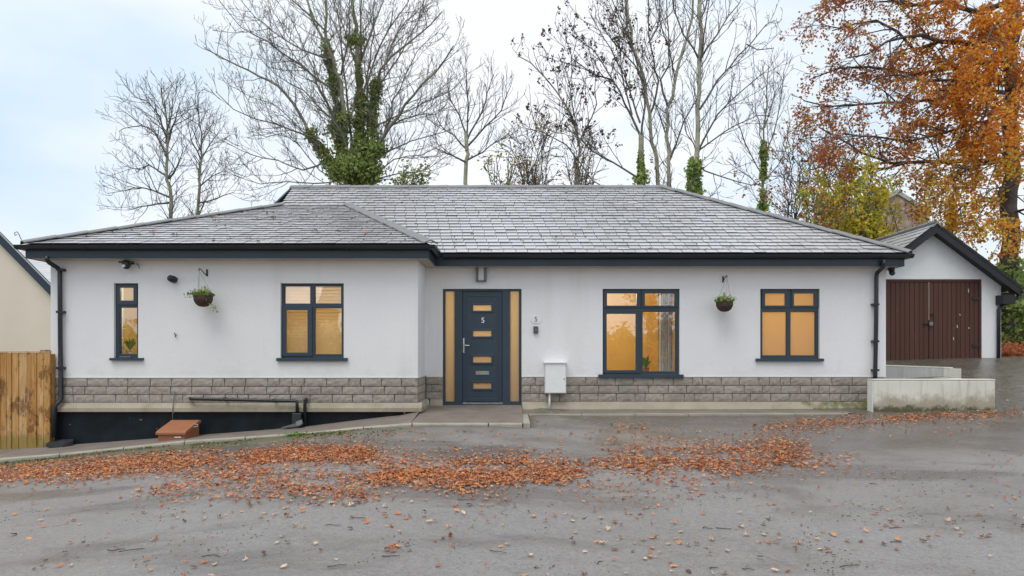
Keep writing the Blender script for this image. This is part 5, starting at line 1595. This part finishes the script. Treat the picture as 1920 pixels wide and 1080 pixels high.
# --- bushy thorn with yellow-brown leaves behind the ridge
def bush(name, label, seed, cpx, cpy, w, h, d, cols, n, size, cat='shrub', bark='twig_bark', stems=14, group=None, lobes=9):
    T = Tree(seed); rg = T.rg
    c = W(cpx, cpy, d); hw_, hh_ = w * d / F / 2, h * d / F / 2
    PB = [dict(den=3.2, t0=.2, ang=40, up=.15, len=hh_ * .7, seg=4, wob=.14, trop=.2, r=.02, rmin=.009), dict(den=3.2, t0=.2, ang=45, up=.1, len=hh_ * .35, seg=2, wob=.18, trop=.1, r=.01, rmin=.007)]
    for i in range(stems):
        a = rg.uniform(0, 6.283); k = rg.uniform(.3, 1)
        base = Vector((c.x + rg.gauss(0, hw_ * .3), d + rg.gauss(0, .3), ZC - 1.0))
        mid = Vector((c.x + math.cos(a) * hw_ * .4 * k, d + math.sin(a) * hw_ * .4, c.z - hh_ * .6))
        top = Vector((c.x + math.cos(a) * hw_ * k * 1.0, d + math.sin(a) * hw_ * k * .8, c.z + hh_ * rg.uniform(.0, .95)))
        pts = resample([base, mid, top], rg, .35, .09); rad = [.022 * (1 - .75 * j / (len(pts) - 1)) + .006 for j in range(len(pts))]
        T.limb.tube(pts, rad, 5, cap=False); T.spawn(pts, rad, PB, 0)
    t = T.finish(name, label, (c.x, d, ZC - 1), M[bark], M[bark], group, cat)
    tips = [p for ab in T.tips for p in ab]
    for key, fr in cols:
        pts = []
        for i in range(int(n * fr)):
            p = rg.choice(tips)
            pts.append(p + Vector((rg.gauss(0, .09), rg.gauss(0, .09), rg.gauss(0, .08))))
        foliage(t, 'foliage', M[key], pts, size, rg)
    return t
bush('thorn_bush', 'loose thorn bush with yellowish and brown leaves above the middle of the ridge', 201, 1000, 285, 130, 170, 24, [('leaf_gold', .4), ('leaf_olive', .35), ('leaf_russet', .25)], 1700, .06)
bush('thorn_bush', 'low olive thicket just behind the ridge left of the thin dark ash', 202, 945, 330, 90, 80, 23, [('leaf_olive', .6), ('leaf_gold', .4)], 1700, .06)
bush('holly_bush', 'dark olive rounded evergreen bush right of the ivy-clad trunks', 203, 755, 340, 100, 55, 22, [('leaf_olive', .55), ('leaf_ivy', .45)], 3600, .075)
bush('thorn_bush', 'sparse thicket with a few brown and gold leaves under the seed bunches', 204, 1090, 300, 120, 110, 26, [('leaf_gold', .5), ('leaf_russet', .5)], 900, .06)
bush('maple_bush', 'bright yellow-green bush over the right hip of the roof', 205, 1600, 400, 210, 150, 20, [('leaf_lime', .62), ('leaf_gold', .38)], 8200, .078)
bush('maple_bush', 'tall loose golden-orange sapling rising behind the yellow-green bush', 210, 1590, 330, 200, 190, 23, [('leaf_gold', .55), ('leaf_orange', .45)], 2600, .075)
bush('maple_bush', 'dark green and gold shrub low behind the right hip', 206, 1520, 410, 130, 90, 19.5, [('leaf_ivy', .35), ('leaf_gold', .25), ('leaf_russet', .4)], 3600, .07)
bush('maple_bush', 'golden leafed sapling in front of the old stone gable', 207, 1668, 415, 110, 80, 22, [('leaf_gold', .6), ('leaf_lime', .4)], 2000, .075)
bush('maple_bush', 'thin russet sapling between the narrow tree and yellow-green bush', 208, 1490, 330, 70, 220, 21, [('leaf_russet', .9), ('leaf_gold', .1)], 420, .08, stems=6)

# --- great beech, orange
d = 20.5
T = Tree(111); rg = T.rg
PBc = [dict(den=3.2, t0=.06, ang=48, up=-.05, len=1.8, seg=5, wob=.12, trop=-.25, r=.025, rmin=.010),
       dict(den=3.0, t0=.15, ang=45, up=-.1, len=.7, seg=3, wob=.15, trop=-.4, r=.012, rmin=.007),
       dict(den=3.0, t0=.2, ang=45, up=-.15, len=.3, seg=2, wob=.15, trop=-.4, r=.008, rmin=.006)]
tr = T.main([down(1889, 0, d), (1888, 620), (1893, 420), (1897, 200), (1901, 0), (1905, -160)], d, .28, .16, 0, trunk=True)
for px, r, dz in [
    ([(1900, 40), (1860, 70), (1828, 81), (1763, 77), (1726, 65), (1665, 77), (1625, 102), (1590, 110)], .13, -.8),
    ([(1763, 77), (1720, 90), (1680, 60), (1640, 40), (1600, 45), (1560, 60)], .06, .6),
    ([(1898, 110), (1828, 122), (1770, 132), (1714, 138), (1633, 126), (1570, 130), (1520, 150)], .08, .9),
    ([(1897, 150), (1824, 151), (1738, 150), (1690, 140), (1640, 150)], .07, -1.3),
    ([(1896, 175), (1812, 171), (1750, 185), (1690, 192), (1620, 195), (1550, 200), (1505, 190)], .07, 1.2),
    ([(1895, 215), (1783, 244), (1698, 265), (1640, 255), (1580, 250)], .06, -1.6),
    ([(1894, 300), (1812, 303), (1706, 303), (1645, 300), (1592, 269), (1535, 240)], .09, -.6),
    ([(1894, 300), (1812, 318), (1775, 350), (1747, 381)], .05, -1.2),
    ([(1706, 303), (1660, 318), (1610, 315), (1560, 310), (1520, 320)], .05, .8),
    ([(1900, 0), (1840, 20), (1770, 5), (1700, 10), (1640, -10), (1570, 10), (1530, 40)], .09, 1.0),
    ([(1902, -60), (1830, -70), (1740, -60), (1650, -50), (1560, -30)], .09, -.8),
    ([(1892, 380), (1850, 370), (1810, 385), (1780, 410)], .05, .9),
    ([(1896, 190), (1920, 150), (1980, 110), (2050, 100)], .1, -.8), ([(1894, 300), (1940, 280), (2000, 280)], .09, .6),
    ([(1900, 60), (1950, 20), (2020, 0)], .1, -1), ([(1893, 400), (1920, 390), (1970, 400)], .05, -.9), ([(1897, 200), (1870, 200), (1850, 240), (1840, 290)], .06, -2.0),
    ([(1900, 100), (1870, 120), (1850, 180), (1835, 220)], .06, -2.2), ([(1898, 20), (1870, 40), (1850, 80)], .06, -2.0), ([(1893, 360), (1875, 350), (1860, 400)], .04, -1.7)]:
    T.main(px, d, r, .018, dz, P=PBc)
t = T.finish('beech_tree', 'great orange-leaved tree with dark trunk standing behind the garage', W(*down(1889, 0, d), d), M['bark_dark'], (M['bark_dark'], M['twig_bark']))
tips = [p for ab in T.tips for p in ab]
russ, oran, gold = [], [], []
for i in range(78000):
    p = rg.choice(tips)
    sx = 960 + p.x * F / p.y; sy = HY - (p.z - ZC) * F / p.y
    right = smooth((sx - 1640) / 190)
    if noise.noise(Vector((p.x * 1.1, p.y * 1.1, p.z * .6))) < -.10 + .02 * (1 - right) - .04 * right: continue
    if rg.random() > .44 + .26 * right: continue
    q = p + Vector((rg.gauss(0, .10), rg.gauss(0, .10), rg.gauss(-.06, .13)))
    h = rg.random()
    if h < .80 * (1 - right) + .14: russ.append(q)
    elif sy > 290 and h > .45 or h > .85: gold.append(q)
    else: oran.append(q)
foliage(t, 'foliage', M['leaf_russet'], russ, .064, rg)
foliage(t, 'foliage', M['leaf_orange'], oran, .076, rg)
foliage(t, 'foliage', M['leaf_gold'], gold, .068, rg)
foliage(t, 'ivy', M['leaf_ivy'], ivy_on(tr[1:9], (.62, .42), 2600, rg), .11, rg)
BEECH = t

# undergrowth on the bank right of the garage
rg = random.Random(77)
def heap(name, label, pts_fn, n, mat, size):
    m = MB()
    for i in range(n): leafq(m, pts_fn(), size * rg.uniform(.7, 1.3), rg, .6)
    return tag(m.build(name, mat), label, None, None, 'stuff')
def bank_pt():
    x = rg.uniform(12.2, 17); y_ = rg.uniform(18.6, 21)
    return Vector((x, y_, ground_z(x, y_) + .05 + .9 * abs(noise.noise(Vector((x * .8, y_ * .8, 1)))) * rg.random() + .25 * rg.random()))
heap('undergrowth', 'brownish green undergrowth on the bank beside the garage', bank_pt, 5200, M['leaf_olive'], .09)
def bank_leaf():
    x = rg.uniform(12.15, 16); y_ = rg.uniform(17.0, 18.9)
    return Vector((x, y_, road_z(min(x, 24), y_) + .02 + .12 * rg.random() + .12 * max(0, y_ - 17.4)))
heap('leaf_litter_leaves', 'heap of russet leaves at the foot of the bank by the garage', bank_leaf, 2600, M['leaf_russet'], .085)
MB().box(12.2, 17, 16.85, 16.97, ZC - .6, ZC - .27).build('kerb', M['mortar'])['kind'] = 'structure'
bush('laurel_bush', 'dark green bush at the edge of the bank beyond the garage downpipe', 209, 1912, 570, 90, 160, 21.5, [('leaf_ivy', .75), ('leaf_olive', .25)], 2600, .10)

# two trees across the road, behind the camera, that the panes mirror
T = Tree(120); rg2 = T.rg
for k, (x, y_, hgt) in enumerate(((7.5, -13, 11), (12.5, -17, 12))):
    T = Tree(120 + k); rg2 = T.rg
    PM = [dict(den=2.2, t0=.12, ang=50, up=.1, len=3.0, seg=5, wob=.12, trop=.2, r=.06, rmin=.02), dict(den=2.0, t0=.2, ang=45, up=.05, len=1.2, seg=3, wob=.15, trop=0, r=.025, rmin=.012)]
    pts = resample([Vector((x, y_, -.6)), Vector((x + .2, y_, hgt * .5)), Vector((x - .2, y_ + .2, hgt))], rg2, .6, .04)
    rad = [.26 * (1 - .8 * j / (len(pts) - 1)) for j in range(len(pts))]
    T.trunk.tube(pts, rad, 8, cap=False); T.spawn(pts, rad, PM, 0)
    t = T.finish('autumn_tree', ('autumn tree across the road mirrored in the largest window', 'further autumn tree across the road mirrored beside the nearer one')[k], (x, y_, -.6), M['bark_dark'], M['twig_bark'])
    tips = [p for ab in T.tips for p in ab]
    foliage(t, 'foliage', M['leaf_orange'], [rg2.choice(tips) + Vector((rg2.gauss(0, .2), rg2.gauss(0, .2), rg2.gauss(0, .2))) for i in range(3600)], .14, rg2)

hg = thing('hedge', (2, -13.6, ZC - 2.4), 'tall mixed hedge across the road mirrored in the lower window panes', 'hedge')
hm = MB(); rg3 = random.Random(31)
hx_ = -24.5
while hx_ < 15:
    w_ = rg3.uniform(.9, 1.6); h_ = ZC + 1.5 + rg3.uniform(-.3, .5)
    hm.lathe([(.05, 0), (w_ * .75, .2), (w_ * .8, (h_ + 1) * .5), (w_ * .6, (h_ + 1) * .85), (.05, h_ + 1)], (hx_, -14, -1.2), 9)
    hx_ += w_ * .9
hm.build('hedge_core', M['leaf_olive'], hg)
pts = []
for i in range(7600):
    pts.append(Vector((rg3.uniform(-25, 15.5), -14 + rg3.uniform(.5, 1.25), rg3.uniform(-.6, ZC + 1.7))))
foliage(hg, 'foliage', M['leaf_gold'], pts[:1800], .13, rg3)
foliage(hg, 'foliage', M['leaf_olive'], pts[1800:], .14, rg3)

# ------------------------------------------------------------------ fallen leaves, twigs
rg = random.Random(404)
def leaf_var(i, lobed):
    """a curled dead leaf"""
    r2 = random.Random(900 + i)
    m = MB(); c = (0, 0, .0); n = 11 if lobed else 8
    rim = []
    for k in range(n):
        a = 2 * math.pi * k / n
        if lobed: rad = (.5 if k % 2 == 0 else .25) * r2.uniform(.65, 1.15)
        else:
            rad = .5 / math.sqrt((math.cos(a)) ** 2 + (math.sin(a) / .56) ** 2) * r2.uniform(.9, 1.08)
        x_, y_ = rad * math.cos(a), rad * math.sin(a)
        z_ = .5 * r2.uniform(.3, 1.1) * abs(y_ * 1.7) ** 1.6 + .55 * r2.uniform(-.3, 1) * abs(x_) ** 1.5
        rim.append((x_, y_, z_ + .01))
    b = len(m.v); m.v.append((0, 0, .03)); m.v += rim
    for k in range(n):
        m.f.append((0, 1 + k, 1 + (k + 1) % n)); m.m.append(0)
    return m
LV = [leaf_var(i, i % 3 != 1) for i in range(12)]
def ground_hit(px, py):
    """where the line of sight through a picture position meets the road"""
    lo_, hi_ = 2.5, 17.0
    f = lambda dd: wz(py, dd) - road_z(wx(px, dd), dd)
    if f(lo_) < 0: return None
    for _ in range(34):
        mid = (lo_ + hi_) / 2
        if f(mid) > 0: lo_ = mid
        else: hi_ = mid
    if hi_ > 16.9: return None
    return Vector((wx(px, lo_), lo_, road_z(wx(px, lo_), lo_)))
spots = []
def band(line, sig, n, clump=.0, size=(.028, .062)):
    xs_ = [p[0] for p in line]; ys_ = [p[1] for p in line]
    k = 0; tries = 0
    while k < n and tries < n * 12:
        tries += 1
        x = rg.uniform(xs_[0], xs_[-1]); y_ = float(np.interp(x, xs_, ys_)) + rg.gauss(0, float(np.interp(x, xs_, sig)))
        ed = min(x - xs_[0], xs_[-1] - x) / (xs_[-1] - xs_[0])
        if xs_[0] > 100 and ed < .14 and rg.random() > ed / .14: continue
        if xs_[0] <= 100 and xs_[-1] < 1900 and xs_[-1] - x < 90 and rg.random() > (xs_[-1] - x) / 90: continue
        p = ground_hit(x, y_)
        if p is None: continue
        if noise.noise(Vector((p.x * 1.5, p.y * 2.2, 5))) + .5 * noise.noise(Vector((p.x * 4, p.y * 5, 2))) * .8 < clump - .08 + rg.gauss(0, .34): continue
        if p.y > KD - .05 and p.x < .3: continue
        if p.y > 11.6 and p.x < 8.5: continue
        spots.append((p, rg.uniform(*size))); k += 1
band([(-60, 893), (0, 888), (150, 880), (300, 869), (440, 860)], [12, 12, 12, 11, 10], 4600, -.45)
band([(430, 861), (560, 852), (640, 847), (720, 853)], [9, 9, 10, 12], 2300, -.2)
band([(300, 890), (480, 885), (640, 890), (760, 900)], [16, 20, 24, 20], 1700, -.1)
band([(240, 925), (400, 912), (600, 920), (720, 915)], [10, 13, 12, 10], 520, -.05)
band([(690, 900), (850, 885), (950, 876), (1060, 884), (1120, 880)], [18, 16, 15, 16, 13], 2300, -.05)
band([(640, 865), (760, 880), (900, 885), (1000, 880)], [15, 20, 20, 16], 1300, -.2)
band([(820, 905), (1000, 900), (1130, 900)], [8, 10, 9], 520, 0)
band([(1090, 872), (1180, 862), (1300, 858), (1400, 852), (1530, 845)], [15, 20, 21, 19, 15], 2900, -.15)
band([(1250, 885), (1330, 878), (1450, 872), (1620, 860)], [8, 8, 9, 8], 380, -.05)
band([(1400, 802), (1520, 795), (1640, 787), (1780, 779), (1930, 774)], [5, 6, 5.5, 5, 5], 1300, -.2)
band([(1380, 815), (1600, 805), (1930, 792)], [7, 8, 8], 160, -.2)
band([(0, 860), (300, 845), (700, 815), (980, 812), (1300, 800)], [14, 14, 13, 12, 10], 220, -.2, (.03, .07))
band([(0, 960), (600, 950), (1200, 940), (1930, 880)], [30, 30, 34, 46], 230, -.1)
band([(0, 1050), (600, 1040), (1200, 1010), (1500, 1000), (1930, 980)], [40, 40, 45, 50, 55], 130, -.15)
band([(900, 1060), (1200, 1040), (1500, 1010), (1930, 1000)], [26, 34, 38, 42], 90, -.15)
band([(300, 905), (800, 915), (1300, 900), (1700, 870)], [24, 22, 26, 24], 420, -.3, (.025, .05))
band([(1740, 720), (1930, 735)], [16, 22], 26, -.5)
spots.sort(key=lambda t: t[0].y)
def leaf_matrix(p, s):
    q = Quaternion((0, 0, 1), rg.uniform(0, 6.283))
    tl = Quaternion(Vector((rg.gauss(0, 1), rg.gauss(0, 1), 0)).normalized(), abs(rg.gauss(0, .28)))
    m = (tl @ q).to_matrix().to_4x4(); m.translation = p + Vector((0, 0, .006 + rg.uniform(0, .012)))
    return m @ Matrix.Diagonal((s, s, s, 1))
KINDS_ = [('litter_rust', 'rust-red fallen leaf lying singly on the wet grey road', 'rust-red leaves strewn on the road'),
          ('litter_tan', 'pale tan curled leaf lying singly on the wet grey road', 'pale tan leaves strewn on the road'),
          ('litter_dark', 'dark brown sodden leaf lying singly on the wet grey road', 'dark brown leaves strewn on the road'),
          ('litter_orange', 'light orange fallen leaf lying singly on the wet grey road', 'light orange leaves strewn on the road')]
LM = {}
for key, _, _ in KINDS_:
    LM[key] = [v.mesh('fallen_leaf', M[key]) for v in LV]
loose = MB()
for i, (p, s) in enumerate(spots):
    m = leaf_matrix(p, s * (1.1 if i < 300 else 1.0))
    if i < 298:
        key, lab, grp = KINDS_[rg.choices((0, 1, 2, 3), (.3, .25, .2, .25))[0]]
        o = bpy.data.objects.new('fallen_leaf', rg.choice(LM[key])); COL.objects.link(o); o.matrix_world = m
        tag(o, lab, 'leaf', grp)
    else:
        v = rg.choice(LV); b = len(loose.v)
        loose.v += [tuple(m @ Vector(q)) for q in v.v]; loose.f += [tuple(b + k for k in f) for f in v.f]; loose.m += v.m
tag(loose.build('fallen_leaves', M['litter']), 'drifts of orange and brown fallen leaves along the road', None, None, 'stuff')
# crumbs of bark and twig
cr = MB(); k = 0
while k < 800:
    x, y_ = rg.uniform(-20, 1940), rg.uniform(800, 1079)
    p = ground_hit(x, y_)
    if p is None or (p.y > 10 and p.x < .3) or p.y > 11.5: continue
    if noise.noise(Vector((p.x * 1.1, p.y * 1.3, 9))) + .6 * noise.noise(Vector((p.x * 4, p.y * 4, 1))) < .28 + rg.gauss(0, .10) - .12 * (x > 1000): continue
    a = rg.uniform(0, 3.14); l = rg.uniform(.003, .014); w_ = rg.uniform(.002, .005)
    dx, dy = math.cos(a) * l, math.sin(a) * l
    nx, ny = -math.sin(a) * w_, math.cos(a) * w_
    z_ = p.z + .002; h_ = .006
    b = len(cr.v)
    cr.v += [(p.x - dx, p.y - dy, z_), (p.x + nx, p.y + ny, z_), (p.x + dx, p.y + dy, z_), (p.x - nx, p.y - ny, z_), (p.x, p.y, z_ + h_)]
    cr.f += [(b, b+1, b+4), (b+1, b+2, b+4), (b+2, b+3, b+4), (b+3, b, b+4)]; cr.m += [0] * 4
    k += 1
tag(cr.build('debris', M['bark_dark']), 'dark specks of bark and soil scattered over the road', None, None, 'stuff')
for i in range(34):
    while True:
        x, y_ = rg.uniform(20, 1900), rg.uniform(830, 1075)
        if i > 20: x = rg.uniform(1000, 1900); y_ = rg.uniform(900, 1075)
        p = ground_hit(x, y_)
        if p is not None and p.y < 9.8: break
    a = rg.gauss(0, .5); l = rg.uniform(.04, .15)
    pts = [p + Vector((math.cos(a) * l * t + rg.gauss(0, .010), math.sin(a) * l * t + rg.gauss(0, .010), .006 + rg.uniform(0, .006))) for t in (-.5, -.2, .15, .5)]
    o = MB().tube(pts, [.004, .0035, .003, .002], 5).build('twig', M['bark_dark'])
    tag(o, 'thin dark broken twig lying on the wet grey road', 'twig', 'broken twigs on the road')
# weed at the kerb
wdm = MB(); p0 = W(562, 817, KD - .08)
for i in range(120):
    leafq(wdm, Vector((p0.x + rg.gauss(0, .10), KD - .07 + rg.gauss(0, .03), front_z(p0.x) - .03 + abs(rg.gauss(0, .02)))), .035, rg, 1)
tag(wdm.build('weed', M['leaf_green']), 'bright green weed growing at the kerb below the waste pipes', 'weed')
ms = MB(); k = 0
while k < 1600:                 # moss along the kerb on the left
    x = rg.uniform(-9, -1.6); y_ = KD - abs(rg.gauss(0, .3)) - .01
    if noise.noise(Vector((x * 1.3, y_ * 3, 4))) < -.15: continue
    leafq(ms, Vector((x, y_, road_z(x, y_) + .006)), rg.uniform(.015, .032), rg, 3, 1.0, .1); k += 1
tag(ms.build('moss', M['moss_tuft']), 'olive moss along the foot of the kerb', None, None, 'stuff')
# leaves and moss lodged on the roof
def roof_pt(u, v, wing):
    y_ = (EYW if wing else EYM) + v
    return Vector((u, y_, EZ + (TB if wing else TA) * v + .045))
for i, (px, py) in enumerate(((421, 403), (405, 406), (398, 405), (366, 412), (291, 432), (285, 434), (524, 417), (686, 438), (110, 446), (545, 352), (640, 470))):
    # drop each leaf on the wing slope along its line of sight
    best = None
    for wing in (True, False):
        lo_, hi_ = 10.9, 15.5
        y_e, tn = (EYW, TB) if wing else (EYM, TA)
        a = (HY - py) / F
        dd = (EZ + .04 - ZC - tn * y_e) / (a - tn) if abs(a - tn) > 1e-6 else 0
        if y_e <= dd <= (YT if wing else YR): best = Vector((wx(px, dd), dd, EZ + .04 + tn * (dd - y_e))); break
    if best is None: continue
    m = (Quaternion((1, 0, 0), math.atan(TB)) @ Quaternion((0, 0, 1), rg.uniform(0, 6))).to_matrix().to_4x4(); m.translation = best
    o = bpy.data.objects.new('fallen_leaf', rg.choice(LM['litter_rust'])); COL.objects.link(o); o.matrix_world = m @ Matrix.Diagonal((.09, .09, .09, 1))
    tag(o, 'orange leaf lodged on the grey roof slates', 'leaf', 'leaves lodged on the roof')
mo = MB()
for i in range(130):
    wing = rg.random() < .4
    if wing:
        v = rg.uniform(.05, 3.2); u = rg.uniform(seg_x(EL, HL, EYW + v) + .2, seg_x(EW, HR, EYW + v) - .2)
    else:
        v = rg.uniform(.05, 3.4); yq = EYM + v
        u = rg.uniform(seg_x(EV, HR, yq) + .3 if yq < YT else HL.x + .3, seg_x(ER, RR, yq) - .3)
    p = roof_pt(u, v, wing)
    for k in range(5): leafq(mo, p + Vector((rg.gauss(0, .015), rg.gauss(0, .012), -.005 + rg.uniform(0, .01))), rg.uniform(.012, .026), rg, 1, 1.2, .5)
tag(mo.build('moss_clump', M['moss_tuft'], roof), kind='stuff')
# curled wire at the left end of the roof
wr = MB().tube([EL + Vector((-.02, 0, .08)), EL + Vector((-.06, 0, .17)), EL + Vector((-.09, 0, .21)), EL + Vector((-.13, 0, .19)), EL + Vector((-.12, 0, .15)), EL + Vector((-.09, 0, .165))], .006, 5).build('hip_iron', M['dark_metal'], roof)
